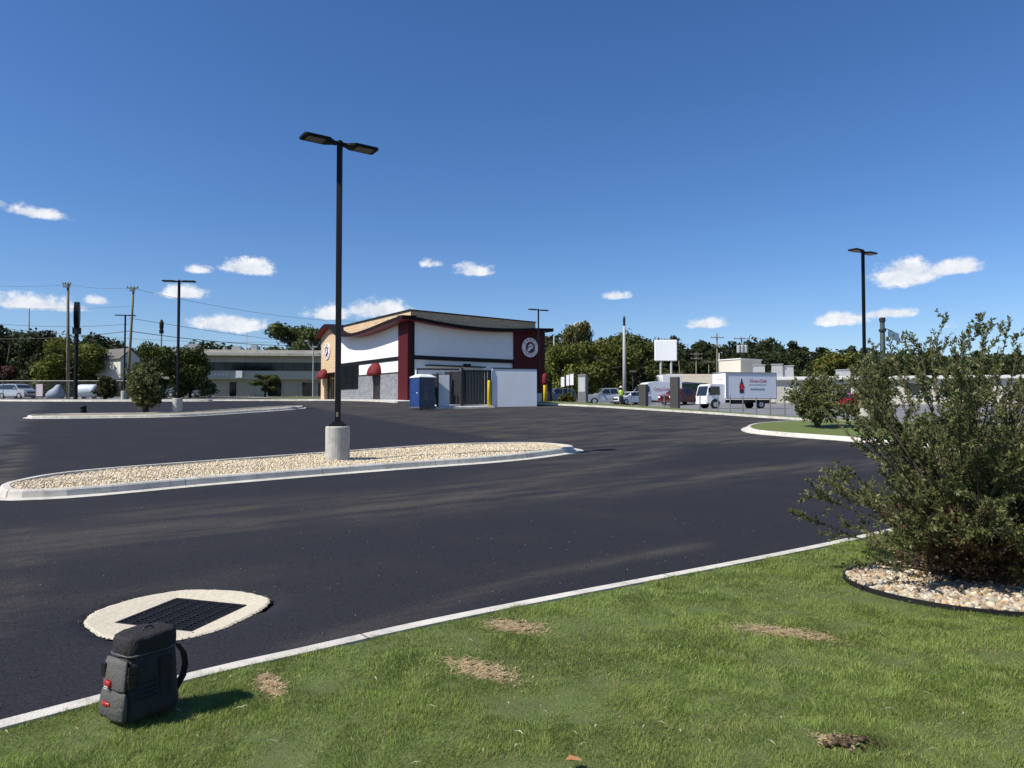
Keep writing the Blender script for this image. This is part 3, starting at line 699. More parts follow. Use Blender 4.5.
def ER(s):   # along the right facade
    return float(np.interp(s, [-1.2, 0, 2, 4, 6, 8, 10, 12, 14, 15.2], [6.8, 6.74, 6.52, 6.36, 6.28, 6.3, 6.4, 6.56, 6.66, 6.68]))
ts = [i * .5 for i in range(0, 41)]
# side facade (plane x=0), wall strips following the eave
mb = MB(); mb2 = MB()
tt = [1.7 + i * .38 for i in range(36)]; tt[-1] = 15
for a, b in zip(tt[:-1], tt[1:]): mb.add([(0, a, 3.69), (0, b, 3.69), (0, b, EV(b) - .2), (0, a, EV(a) - .2)], [(0, 3, 2, 1)])
ss = [.4 + i * .5 for i in range(21)]; ss[-1] = 10.4
for a, b in zip(ss[:-1], ss[1:]): mb2.add([(a, 0, 3.69), (b, 0, 3.69), (b, 0, ER(b) - .2), (a, 0, ER(a) - .2)], [(0, 1, 2, 3)])
mb.build('upper_wall', white, bl); mb2.build('upper_wall', white, bl)
mb = MB(); mb.box(0, 13.9, .12, 14.9, -.8, 3.69); mb.box(.3, 13.9, .3, 14.9, 3.7, 6.0); mb.box(.3, 13.9, 14.9, 19.8, -.6, 6.0); mb.build('wall', white, bl)
mb = MB()
for s0, s1 in ((1.5, 4.0), (4.0, 6.6), (6.6, 9.2)): pass
mb.box(-.06, .4, 1.6, 15, 3.36, 3.69); mb.box(.3, 10.4, -.06, .3, 3.36, 3.69); mb.build('black_band', blk, bl)
# block base on side facade with window and door openings (proud of wall by 6 cm)
mb = MB(); mb.box(-.08, .0, 1.6, 5.45, -.8, 2.3); mb.box(-.08, .0, 6.95, 10.3, -.8, 2.3); mb.box(-.08, .0, 10.3, 15, -.8, 1.1); mb.build('block_base', block, bl)
mb = MB(); mb.box(-.12, .0, 1.6, 5.45, 2.30, 2.38); mb.box(-.12, .0, 6.95, 10.3, 2.30, 2.38); mb.box(-.12, 0, 10.3, 15, 1.10, 1.17); mb.build('sill_course', blk, bl)
# windows
for a, b in ((10.35, 11.9), (11.95, 13.4), (13.45, 14.95)):
    mb = MB(); mb.box(-.05, -.005, a, b, 1.17, 3.36); w_ = MB()
    fr = MB(); fr.box(-.08, -.04, a, a + .07, 1.18, 3.35); fr.box(-.08, -.04, b - .07, b, 1.18, 3.35); fr.box(-.08, -.04, a + .07, b - .07, 3.28, 3.35); fr.box(-.08, -.04, a + .07, b - .07, 1.18, 1.25)
    wn = fr.build('window', blk, bl); mb.build('pane', glass(), wn)
# side door under the awning
mb = MB(); mb.box(-.05, -.005, 5.5, 6.9, 0, 2.32); dr = mb.build('door', mat('door_dark', (.02, .016, .016), rough=.4), bl)
mb = MB(); mb.box(-.09, -.05, 5.5, 5.58, 0, 2.32); mb.box(-.09, -.05, 6.82, 6.9, 0, 2.32); mb.box(-.09, -.05, 5.58, 6.82, 2.2, 2.32); mb.build('frame', maroon, dr)
mb = MB(); mb.tube([(-.12, 5.75, .9), (-.12, 5.75, 1.3)], .015, 6); mb.build('handle', lens, dr)
awn = mat('awning_red', (.15, .004, .009), rough=.75, var=.08)
def awning(yc, w, z, h, proj, nm='awning', x0=0.0):
    mb = MB(); n = 12; V = []; Fs = []
    for j in range(n + 1):
        a = math.pi * j / n
        for i in range(7):
            b = (math.pi / 2) * i / 6
            V.append((x0 - proj * math.sin(b) * (.35 + .65 * math.sin(a)) - .02, yc - w / 2 * math.cos(a), z + h * math.cos(b) * (math.sin(a) ** .6 if 0 < j < n else 0)))
    for j in range(n):
        for i in range(6): Fs.append((j * 7 + i, j * 7 + i + 1, (j + 1) * 7 + i + 1, (j + 1) * 7 + i))
    mb.add(V, Fs); o = mb.build(nm, awn, bl, smooth=True); s = o.modifiers.new('solid', 'SOLIDIFY'); s.thickness = .03; return o
awning(6.3, 1.75, 2.2, 1.15, .85)
# corner pier and cornice columns
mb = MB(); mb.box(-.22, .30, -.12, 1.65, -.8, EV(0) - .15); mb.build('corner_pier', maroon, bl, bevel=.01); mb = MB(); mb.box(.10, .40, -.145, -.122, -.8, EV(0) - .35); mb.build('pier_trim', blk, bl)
# right-hand maroon bay (rear facade)
mb = MB(); mb.box(10.4, 13.9, -.12, .3, -1.6, ER(12) - .15); mb.build('maroon_bay', maroon, bl)
# tan entry tower, its top following the eave
def poly_prism_y(name, pts, x0, x1, m):
    mb = MB(); mb.prism(pts, x0, x1, lambda p, a: Vector((a, p[0], p[1]))); o = mb.build(name, m, bl)
    bm = bmesh.new(); bm.from_mesh(o.data); bmesh.ops.triangulate(bm, faces=[f for f in bm.faces if len(f.verts) > 4]); bmesh.ops.recalc_face_normals(bm, faces=bm.faces); bm.to_mesh(o.data); bm.free(); return o
tp = [15, 15.5, 16.2, 17, 17.8, 18.5, 19.2, 20]
poly_prism_y('entry_tower', [(15, -.7), (16.05, -.7), (16.05, 2.9), (19.05, 2.9), (19.05, -.7), (20, -.7)] + [(t, EV(t) - .2) for t in tp[::-1]], -.15, .25, tan)
mb = MB(); mb.box(.26, .3, 16, 19.1, -.7, 2.95); ed = mb.build('entry_glazing', glass(), bl)
fr = MB()
for a in (16.1, 17.0, 17.55, 18.1, 19.0): fr.box(.18, .25, a - .04, a + .04, -.1, 2.9)
fr.box(.18, .25, 16.1, 19.0, 2.25, 2.33); fr.build('frame', mat('bronze', (.10, .07, .045), rough=.5), ed)
awning(18.9, 1.5, 2.3, 1.0, .8, x0=-.15)
# tan parapet above the eave (side and rear) with thin dark cap
mb = MB(); tq = [0 + i * .5 for i in range(30)]
Vp = [(.12, t, 7.38) for t in tq] + [(.12, t, EV(t) - .1) for t in tq]; nq = len(tq)
mb.add(Vp, [(i, i + 1, nq + i + 1, nq + i) for i in range(nq - 1) if EV(tq[i + 1]) - .1 < 7.38])
sq = [.12 + i * .46 for i in range(29)]
Vp = [(s, .12, 7.38 - .012 * s) for s in sq] + [(s, .12, ER(s) - .1) for s in sq]; nq = len(sq)
mb.add(Vp, [(nq + i, nq + i + 1, i + 1, i) for i in range(nq - 1)])
mb.build('parapet', tan, bl)
mb = MB(); mb.box(-.0, .2, .0, 14.6, 7.38, 7.46); mb.add([(.2, 0, 7.375), (13.02, 0, 7.22), (13.02, .2, 7.22), (.2, .2, 7.375), (.2, 0, 7.46), (13.02, 0, 7.30), (13.02, .2, 7.30), (.2, .2, 7.46)], [(0, 3, 2, 1), (4, 5, 6, 7), (0, 1, 5, 4), (1, 2, 6, 5), (2, 3, 7, 6), (3, 0, 4, 7)])
mb.build('parapet_cap', blk, bl)
mb = MB(); mb.box(.22, 12.9, .22, 14.6, 6.0, 6.2); mb.build('flat_roof', mat('roof_grey', (.25, .25, .25)), bl)
# eaves: fascia + soffit following the curve
def eave(path, name):
    # path: list of (outer xy, inner xy, ztop)
    f = MB(); s = MB(); tpm = MB(); th = .30
    for (o0, i0, z0), (o1, i1, z1) in zip(path[:-1], path[1:]):
        f.add([(*o0, z0 - th), (*o1, z1 - th), (*o1, z1), (*o0, z0)], [(0, 1, 2, 3)])
        tpm.add([(*o0, z0), (*o1, z1), (*i1, z1 + .05), (*i0, z0 + .05)], [(0, 1, 2, 3)])
        s.add([(*o0, z0 - th), (*o1, z1 - th), (*i1, z1 - th + .06), (*i0, z0 - th + .06)], [(0, 3, 2, 1)])
    r = f.build('roof_eave', darkred, bl); tpm.build('eave_top', mat('eave_roof', (.012, .010, .012), rough=.75, spec=.15), r); s.build('soffit', redsof, r)
    return r
ov = 1.15
ov_ = lambda t: ov - .35 * max(0, min(1, (t - 13) / 3))
pe = [((-ov_(t), t), (.3, t), EV(t)) for t in [-1.0 + i * .35 for i in range(62)]]
eave(pe, 'side')
pe2 = [((s, -1.0), (s, .3), ER(s)) for s in [14.2 - i * .375 for i in range(41)]]; pe2[-1] = ((-ov, -1.0), (-ov, .3), ER(-1))
eave(pe2, 'rear')
# end fascias
mb = MB(); tl = pe[-1][0][1]; mb.box(-ov_(tl), .3, tl, tl + .04, EV(tl) - .32, EV(tl) + .02); mb.build('end_fascia', darkred, bl); mb = MB(); mb.box(14.2, 14.24, -1.0, .3, ER(14.2) - .3, ER(14.2) + .02); mb.build('end_fascia', darkred, bl)
# tower hip roof going back from the swoop
mb = MB(); yy = [14.2, 15, 16.2, 17, 17.8, 19, 20, 21.3]
for a, b in zip(yy[:-1], yy[1:]): mb.add([(.3, a, EV(a)), (.3, b, EV(b)), (6, b, EV(b) + .05), (6, a, EV(a) + .05)], [(0, 3, 2, 1)])
mb.box(.3, 6, 14.95, 15.0, 6.0, 7.0); mb.build('entry_roof', MATS['eave_roof'], bl)
# wall lights
for s in (5.35, 5.75): mb = MB(); mb.box(s - .12, s + .12, -.08, .12, 2.95, 3.15); mb.build('wall_light', blk, bl)
mb = MB(); mb.box(1.5, 7.2, -.5, .12, 2.86, 2.94); mb.build('door_canopy', blk, bl)
mb = MB(); mb.box(2.2, 3.3, .05, .12, 0, 2.2); mb.build('rear_door', mat('door_grey', (.4, .41, .42)), bl)

# round emblem signs
def text_mesh(s, size, depth=.01, shear=0.0):
    cu = bpy.data.curves.new('t', 'FONT'); cu.body = s; cu.size = size; cu.extrude = depth; cu.align_x = 'CENTER'; cu.align_y = 'CENTER'; cu.shear = shear; cu.resolution_u = 3
    o = bpy.data.objects.new('t', cu); COL.objects.link(o); dg = bpy.context.evaluated_depsgraph_get(); me = bpy.data.meshes.new_from_object(o.evaluated_get(dg))
    V = [v.co.copy() for v in me.vertices]; Fs = [tuple(p.vertices) for p in me.polygons]; bpy.data.objects.remove(o); bpy.data.curves.remove(cu); bpy.data.meshes.remove(me); return V, Fs
WS = mat('sign_white', (.82, .80, .78), rough=.4, var=.02); RD = mat('sign_maroon', (.17, .010, .028), rough=.4); BK = mat('sign_black', (.01, .01, .01), rough=.4)
def round_sign(parent, M, r):
    """disc in local XY plane facing +Z"""
    mb = MB(); mb.lathe([(r, 0), (r, .1), (r * .98, .11), (.01, .11)], 48, M); s = mb.build('round_sign', WS, parent)
    mb = MB(); mb.lathe([(r * .60, .112), (r * .60, .118), (.01, .118)], 40, M); mb.build('emblem_disc', RD, s)
    mb = MB()
    for ch, a in zip('PANDA', np.linspace(62, -62, 5)):
        V, Fs = text_mesh(ch, r * .36); ra = R(90 + a); T = M @ Matrix.Translation((math.cos(ra) * r * .79, math.sin(ra) * r * .79, .116)) @ Matrix.Rotation(R(a), 4, 'Z'); mb.add([T @ v for v in V], Fs)
    for ch, a in zip('EXPRESS', np.linspace(-62, 62, 7)):
        V, Fs = text_mesh(ch, r * .32); ra = R(-90 + a); T = M @ Matrix.Translation((math.cos(ra) * r * .79, math.sin(ra) * r * .79, .116)) @ Matrix.Rotation(R(a), 4, 'Z'); mb.add([T @ v for v in V], Fs)
    mb.build('lettering', RD, s)
    def blob(cx, cy, rx, ry, z, n=24, rot=0): return [M @ Vector((cx * r + rx * r * math.cos(t) * math.cos(rot) - ry * r * math.sin(t) * math.sin(rot), cy * r + rx * r * math.cos(t) * math.sin(rot) + ry * r * math.sin(t) * math.cos(rot), z)) for t in [2 * math.pi * k / n for k in range(n)]]
    mb = MB(); mb.add(blob(.04, .1, .31, .26, .124), [tuple(range(24))]); mb.add(blob(-.2, -.25, .2, .14, .123, rot=.4), [tuple(range(24))]); mb.build('emblem_light', WS, s)
    mb = MB(); mb.add(blob(-.08, .1, .07, .09, .13, rot=.5), [tuple(range(24))]); mb.add(blob(.15, .1, .07, .09, .13, rot=-.5), [tuple(range(24))])
    mb.add(blob(-.2, .34, .1, .09, .13), [tuple(range(24))]); mb.add(blob(.28, .32, .1, .09, .13), [tuple(range(24))]); mb.add(blob(.03, -.3, .34, .17, .122), [tuple(range(24))]); mb.build('emblem_dark', BK, s)
    return s
Mr = Matrix.Translation((12.15, -.12, 4.86)) @ Matrix.Rotation(R(90), 4, 'X')
round_sign(bl, Mr, .89)
Ms = Matrix.Translation((-.15, 18.2, 5.1)) @ Matrix.Rotation(R(-90), 4, 'Z') @ Matrix.Rotation(R(90), 4, 'X')
round_sign(bl, Ms, .85)
# concrete walk round the building
def loc2w(x, y): p = C0 + U * x + Vv * y; return (p.x, p.y)
walkm = mat('walk_concrete', (.60, .58, .53), rough=.9, scale=2, bump=.2, var=.08)
wl = [loc2w(-2.0, -1.6), loc2w(10.5, -1.6), loc2w(10.5, .2), loc2w(.2, .2), loc2w(.2, 22.5), loc2w(-2.0, 22.5)]
walk = drape('sidewalk', wl, walkm, .15, cell=1.5); struct(walk)
kerb('kerb', smooth_line([Vector(loc2w(-2.05, 22.5)), Vector(loc2w(-2.05, 10)), Vector(loc2w(-2.05, -1.6)), Vector(loc2w(-1.9, -1.75)), Vector(loc2w(4, -1.7)), Vector(loc2w(10.5, -1.7))], step=.6), KM, gutter=.2, side=-1, w=.12)

# ------------------------------------------------------------------ dumpster enclosure
eo = on(492, 50.0); ez = eo.z + .05; EA = R(15); Eu = Vector((math.cos(EA), math.sin(EA), 0)); Ev = Vector((-math.sin(EA), math.cos(EA), 0))
en = thing('dumpster_enclosure', 'white walled refuse enclosure with dark slatted steel gates in front of the building', 'enclosure', (eo.x, eo.y, ez), EA)
EW = mat('enclosure_white', (.74, .76, .78), rough=.85, var=.04, scale=1, bump=.15, bscale=60)
mb = MB(); mb.box(0, 3.3, 0, .25, -.5, 2.66); mb.box(3.05, 3.3, .25, 4.5, -.5, 2.5); mb.box(-.0, .25, .25, 3.2, -.5, 2.5); mb.build('wall', EW, en)
mb = MB(); mb.box(-.03, 3.33, -.03, .28, 2.66, 2.73); mb.build('wall_cap', blk, en)
mb = MB(); mb.box(-3.85, -2.95, .5, .7, -.5, 2.2); mb.build('back_wall', EW, en)
mb = MB(); mb.box(-.02, .06, -.04, -.005, 1.3, 2.68); mb.build('corner_trim', white, en)
slat = mat('steel_gate', (.030, .031, .034), rough=.6, spec=.2)
def gate(M, w, h=2.45, n=11, gap=.55, name='gate'):
    mb = MB(); mb.box(0, w, -.03, .03, .12, .2, M); mb.box(0, w, -.03, .03, h - .1, h, M); mb.box(0, .08, -.035, .035, .1, h + .03, M); mb.box(w - .08, w, -.035, .035, .1, h + .03, M)
    g = mb.build(name, slat, en); mb = MB(); st = (w - .16) / n
    for i in range(n): x = .08 + st * i; mb.box(x + st * .5 * (1 - gap), x + st * .5 * (1 + gap), -.018, .018, .2, h - .1, M)
    mb.build('slats', slat, g); return g
gate(Matrix.Translation((-2.1, -.05, 0)), 2.05, h=2.55, n=9, gap=.93)
gate(Matrix.Translation((-2.2, -.05, 0)) @ Matrix.Rotation(R(122), 4, 'Z'), 1.7, n=14, gap=.93)
gate(Matrix.Translation((-3.86, .2, 0)) @ Matrix.Rotation(R(150), 4, 'Z'), .6, h=2.2, n=4, gap=.9)
for x, h in ((-2.15, 2.68), (-3.86, 2.3)): mb = MB(); mb.box(x - .06, x + .06, -.12, .0, -.4, h); mb.build('gate_post', slat, en)
mb = MB(); mb.box(-5.2, -2.22, .72, .82, 2.55, 2.66); mb.build('top_beam', slat, en); mb = MB(); mb.box(-5.2, -5.1, .84, .92, -.4, 2.66); mb.build('beam_post', slat, en)
pad = [(-5.4, -.9), (-.02, -.9), (-.02, 3.3), (-5.4, 3.3)]
padw = []
for x, y in pad: q = eo + Eu * x + Ev * y; padw.append((q.x, q.y))
struct(drape('concrete_pad', padw, walkm, .10, cell=1))
kl2 = [eo + Eu * -5.4 + Ev * -.95, eo + Eu * -3 + Ev * -.95, eo + Eu * -.05 + Ev * -.95]
kerb('kerb', smooth_line([Vector((k.x, k.y)) for k in kl2], step=.5), KM, gutter=0, side=-1, h=.12)
# yellow bollards
yel = mat('yellow_paint', (.72, .50, .02), rough=.5, var=.1, col2=(.6, .38, .02))
def bollard(loc, label, m, h=1.8, r=.11, group=None, cap=None):
    mb = MB(); mb.lathe([(r, -.3), (r, h - r * .8), (r * .85, h - r * .3), (r * .5, h), (.01, h + .02)], 16)
    return mb
b = bollard(None, '', yel); tag(b.build('bollard', yel, loc=(eo + Eu * -.35 + Ev * -.6 + Vector((0, 0, .05))), smooth=True), 'yellow steel bollard in front of the enclosure gate, left of the white wall', 'bollard')
p = on(545, 57); b = bollard(None, '', yel, h=1.55, r=.14); bt = thing('bollard', 'yellow bollard with a red sleeve on top, right of the light pole beside the building', 'bollard', (p.x, p.y, p.z))
b.build('post', yel, bt, smooth=True); mb = MB(); mb.lathe([(.17, 1.45), (.22, 1.6), (.22, 2.1), (.15, 2.3), (.01, 2.36)], 14); mb.build('sleeve', awn, bt, smooth=True)
p = on(549.5, 57.5); mb = MB(); mb.box(-.2, .2, -.15, .15, -.2, 1.6, taper=.01); mb.box(-.22, .22, -.17, .17, 1.6, 1.68)
tag(mb.build('utility_cabinet', slat, loc=p, bevel=.02), 'narrow black cabinet beside the red and yellow bollard', 'cabinet')

# ------------------------------------------------------------------ portable toilet
q = on(419.6, 47.2, .12)
pt = thing('portable_toilet', 'portable toilet with blue door side, dark grey side and white roof', 'portable toilet', q, ANG); pt.scale = (1.02, 1.12, .97)
bluep = mat('blue_plastic', (.014, .045, .17), rough=.45); greyp = mat('grey_plastic', (.095, .10, .115), rough=.6); whp = mat('white_plastic', (.72, .72, .70), rough=.5, var=.05)
mb = MB(); mb.box(.02, 1.13, .02, 1.13, .1, 2.1); mb.box(.03, 1.12, -.015, .0195, .12, 2.08); mb.build('cabin', greyp, pt)
mb = MB(); mb.box(-.03, .018, .05, 1.1, .12, 2.08); d_ = mb.build('door', bluep, pt)
mb = MB(); mb.box(-.045, -.031, .15, 1.0, .25, 1.0); mb.box(-.045, -.031, .15, 1.0, 1.1, 1.9); mb.build('door_panel', bluep, d_)
mb = MB(); mb.box(-.05, -.032, .2, .32, 1.02, 1.09); mb.build('latch', whp, d_)
for a in (-.05, 1.08): mb = MB(); mb.box(-.05, .03, a, a + .11, .1, 2.1); mb.build('corner_post', bluep, pt)
mb = MB()
for a in (.35, .42, .62): mb.box(a, a + .025, -.028, -.014, .5, 1.5)
mb.add([(.40, -.03, .55), (.52, -.03, .55), (.47, -.03, 1.35)], [(0, 1, 2)]); mb.build('side_ribs', mat('rib_grey', (.2, .2, .21)), pt)
mb = MB(); mb.box(-.08, 1.22, -.08, 1.22, 2.1, 2.17); mb.box(-.06, 1.2, -.06, 1.2, 2.17, 2.35, taper=.28); mb.build('roof', whp, pt, bevel=.03)
mb = MB(); mb.lathe([(.06, 2.2), (.06, 2.62), (.075, 2.66), (.01, 2.68)], 10, Matrix.Translation((.25, .9, 0))); mb.build('vent_pipe', whp, pt)
mb = MB(); mb.box(-.04, 1.19, -.04, 1.19, 0, .1); mb.build('base', greyp, pt)

# ------------------------------------------------------------------ foliage generators
def leaf_cloud(centers, radii, n, size, cols, droop=.0, shell=.5, jitter=.0, aspect=.55, seed=0, zmin=None):
    r = np.random.default_rng(seed); k = len(centers); C = np.asarray(centers, float); Rr = np.asarray(radii, float)
    wgt = (Rr.prod(1)) ** (2 / 3); wh = r.choice(k, n, p=wgt / wgt.sum())
    d = r.normal(size=(n, 3)); d /= np.linalg.norm(d, axis=1)[:, None]
    rad = (shell + (1 - shell) * r.random(n) ** .6); rad *= (1 + .18 * np.sin(d[:, 0] * 7 + wh) * np.sin(d[:, 2] * 6 + wh * 2) + .12 * np.sin(d[:, 1] * 13 + wh * 3))
    Pn = C[wh] + d * Rr[wh] * rad[:, None]
    nrm = d * .8 + r.normal(size=(n, 3)) * .55; nrm /= np.linalg.norm(nrm, axis=1)[:, None]
    a = np.cross(nrm, r.normal(size=(n, 3))); a /= np.linalg.norm(a, axis=1)[:, None]; b = np.cross(nrm, a)
    s = size * r.uniform(.55, 1.35, n)[:, None]
    V = np.stack([Pn - a * s, Pn - b * s * aspect + nrm * s * .15, Pn + a * s, Pn + b * s * aspect + nrm * s * .15], 1).reshape(-1, 3)
    Fc = np.arange(n * 4).reshape(n, 4)
    cc_ = np.array(cols); tone = (r.random(k)[wh] * .45 + r.random(n) * .55); idx_ = np.clip((tone * len(cc_)).astype(int), 0, len(cc_) - 1)
    c = cc_[idx_] * r.uniform(.75, 1.25, n)[:, None]
    return V, Fc, np.repeat(c[:, None, :], 4, 1).reshape(-1, 3)
LEAFM = attrmat('tree_leaf', rough=.65, spec=.2, trans=.22, varscale=.0)
barkm = mat('bark', (.06, .05, .04), rough=.95, scale=8, bump=.8, bscale=25)
GREENS = {'mid': [(.035, .060, .018), (.05, .08, .022), (.07, .10, .028)], 'light': [(.075, .11, .025), (.10, .135, .03), (.13, .16, .04)],
          'dark': [(.018, .032, .014), (.026, .042, .018), (.036, .055, .02)], 'yellow': [(.060, .088, .022), (.085, .11, .026), (.115, .13, .03)],
          'red': [(.09, .03, .03), (.07, .035, .03), (.05, .04, .03)], 'olive': [(.06, .075, .03), (.085, .1, .04), (.10, .115, .055)]}
GREENS = {k: [(r_ * 1.3, g_ * 1.08, b_ * .85) for r_, g_, b_ in v] for k, v in GREENS.items()}
def make_tree_mesh(kind, pal, seed, n=4200, size=.030):
    """unit tree, height 1, crown width about 1 -> returns crown arrays and trunk MB"""
    r = random.Random(seed); cs = []; rs = []
    if kind == 'round':
        for i in range(17):
            a = r.uniform(0, 6.28); h = r.uniform(.30, .88); w = .36 * math.sin(math.pi * min(1, max(.08, (h - .12) / .92))) ** .6; q = r.uniform(.35, 1) * w
            cs.append((q * math.cos(a), q * math.sin(a), h)); s = r.uniform(.09, .17); rs.append((s, s, s * .8))
    elif kind == 'full':
        for i in range(34):
            a = r.uniform(0, 6.28); h = r.uniform(.08, .88); w = .38 * (1 - ((h - .42) / .62) ** 2) ** .5 if abs((h - .42) / .62) < 1 else .05; q = r.uniform(.3, 1) * w
            cs.append((q * math.cos(a), q * math.sin(a), h)); s = r.uniform(.10, .18); rs.append((s, s, s * .85))
    else:
        for i in range(22):
            h = .25 + .7 * i / 21; w = .30 * (1.05 - h) + .05; a = r.uniform(0, 6.28); q = r.uniform(0, 1) * w
            cs.append((q * math.cos(a), q * math.sin(a), h)); s = w * r.uniform(.35, .7) + .03; rs.append((s, s, s * .5))
    V, Fc, c = leaf_cloud(cs, rs, n, size, GREENS[pal], seed=seed, shell=.45)
    tm = MB(); tm.tube([(0, 0, -.05), (.005, 0, .15), (-.01, .01, .4), (.01, 0, .7)], [.028, .022, .016, .006], 8)
    for i in range(0, len(cs), 2): z0 = min(.55, max(.15, cs[i][2] - .2)); tm.tube([(0, 0, z0), (cs[i][0] * .5, cs[i][1] * .5, (z0 + cs[i][2]) / 2 + .02), cs[i]], [.012, .008, .003], 5)
    return V, Fc, c, tm
TREES = {}
def tree(px, y, top, wpx, kind, pal, label, seed=1, cat='tree', off=0, group=None, n=4200, size=.030, name=None):
    key = (kind, pal, seed % 3, n)
    b = on(px, y, off); h = P(px, top, y).z - b.z; w = wpx / F * y * 1.3
    if key not in TREES:
        V, Fc, c, tm = make_tree_mesh(kind, pal, seed, n, size)
        t = thing(name or 'tree', label, cat); npmesh('crown', V, Fc, LEAFM, col=c, parent=t); tm.build('trunk', barkm, t, smooth=True); TREES[key] = t
    else: t = dup(TREES[key], label=label)
    t.location = b; t.scale = (w, w, h); t.rotation_euler = (0, 0, seed * 1.3)
    if group: t['group'] = group
    elif 'group' in t: del t['group']
    return t
tree(8, 118, 323, 62, 'full', 'dark', 'dark tree at the far left edge, tallest on the left', 1, n=6000)
tree(40, 112, 329, 50, 'full', 'dark', 'dark tree rising behind the broad light green tree, just right of the left edge', 2, n=6000)
tree(68, 96, 336, 62, 'full', 'light', 'broad light green tree behind the two left utility poles', 1, n=9000, size=.024)
tree(102, 108, 334, 46, 'full', 'dark', 'dark tree right of the round pylon sign, beside the hillside house', 3, n=6000)
tree(2, 92, 362, 26, 'round', 'red', 'purplish red low tree at the left edge above the parked cars', 1)
tree(152, 84, 339, 36, 'full', 'mid', 'dense green tree behind the leafy island shrub', 1, n=9000, size=.024)
tree(190, 87, 345, 44, 'full', 'mid', 'spreading green tree overlapping the left end of the low office building', 2, n=9000, size=.024)
tree(295, 130, 320, 62, 'round', 'mid', 'large open-crowned tree rising behind the low office building', 3, n=9000, size=.022)
tree(265, 97, 372, 30, 'round', 'mid', 'small young tree planted in front of the low office building', 1)
tree(336, 150, 340, 40, 'full', 'dark', 'dark tree glimpsed between the restaurant roof and the large tree', 2, n=6000)
tree(575, 120, 318, 44, 'round', 'olive', 'tall open tree poking above the others just right of the restaurant', 2, n=9000, size=.020)
tree(562, 92, 342, 46, 'full', 'light', 'light green tree behind the right end of the restaurant', 2, n=9000, size=.024)
tree(604, 98, 336, 62, 'full', 'yellow', 'yellow-green tree between the restaurant and the grey mast', 1, n=9000, size=.024)
tree(640, 125, 332, 60, 'full', 'mid', 'mid green tree behind the grey mast and white van', 3, n=9000, size=.022)
tree(590, 108, 346, 50, 'full', 'olive', 'dull olive tree behind the silver pickup', 1, n=6000)
tree(838, 110, 350, 50, 'full', 'yellow', 'yellow-green tree behind the cream building near the shrubs', 2, n=6000)
# distant wood as one mass
def wood(name, specs, pal, seed):
    V_, F_, C_a = [], [], []; o = 0; base = [make_tree_mesh('full', pal, seed + i, 2200, .036)[:3] for i in range(4)] + [make_tree_mesh('pine', pal, seed + i + 9, 2000, .036)[:3] for i in range(3)]
    r = random.Random(seed)
    for (px, y, top, wp) in specs:
        bpt = on(px, y); h = P(px, top, y).z - bpt.z; w = wp / F * y; V, Fc, c = base[r.randrange(len(base))]
        a = r.uniform(0, 6.28); X = V[:, 0] * math.cos(a) - V[:, 1] * math.sin(a); Y = V[:, 0] * math.sin(a) + V[:, 1] * math.cos(a)
        V_.append(np.stack([X * w + bpt.x, Y * w + bpt.y, V[:, 2] * h + bpt.z], 1)); F_.append(Fc + o); C_a.append(c * r.uniform(.8, 1.25)); o += len(V)
    return tag(npmesh(name, np.concatenate(V_), np.concatenate(F_), LEAFM, col=np.concatenate(C_a)), kind='stuff')
sp_ = []
rr = random.Random(5)
prof = [(-60, 330), (0, 330), (60, 338), (115, 348), (190, 342), (250, 346), (330, 345), (520, 345), (550, 335), (600, 335), (650, 333), (690, 340), (720, 342), (760, 338), (800, 341), (840, 347), (880, 350), (960, 352), (1100, 345)]
for px in range(-60, 1120, 12):
    tp_ = np.interp(px, [a for a, _ in prof], [b for _, b in prof]) + rr.uniform(-4, 5)
    sp_.append((px + rr.uniform(-5, 5), rr.uniform(150, 185), tp_, rr.uniform(44, 64)))
    sp_.append((px + rr.uniform(-5, 5), rr.uniform(132, 148), tp_ + rr.uniform(5, 12), rr.uniform(44, 60)))
    sp_.append((px + rr.uniform(-5, 5), rr.uniform(150, 165), tp_ + rr.uniform(2, 9), rr.uniform(44, 60)))
wood('distant_woods', sp_, 'dark', 40)

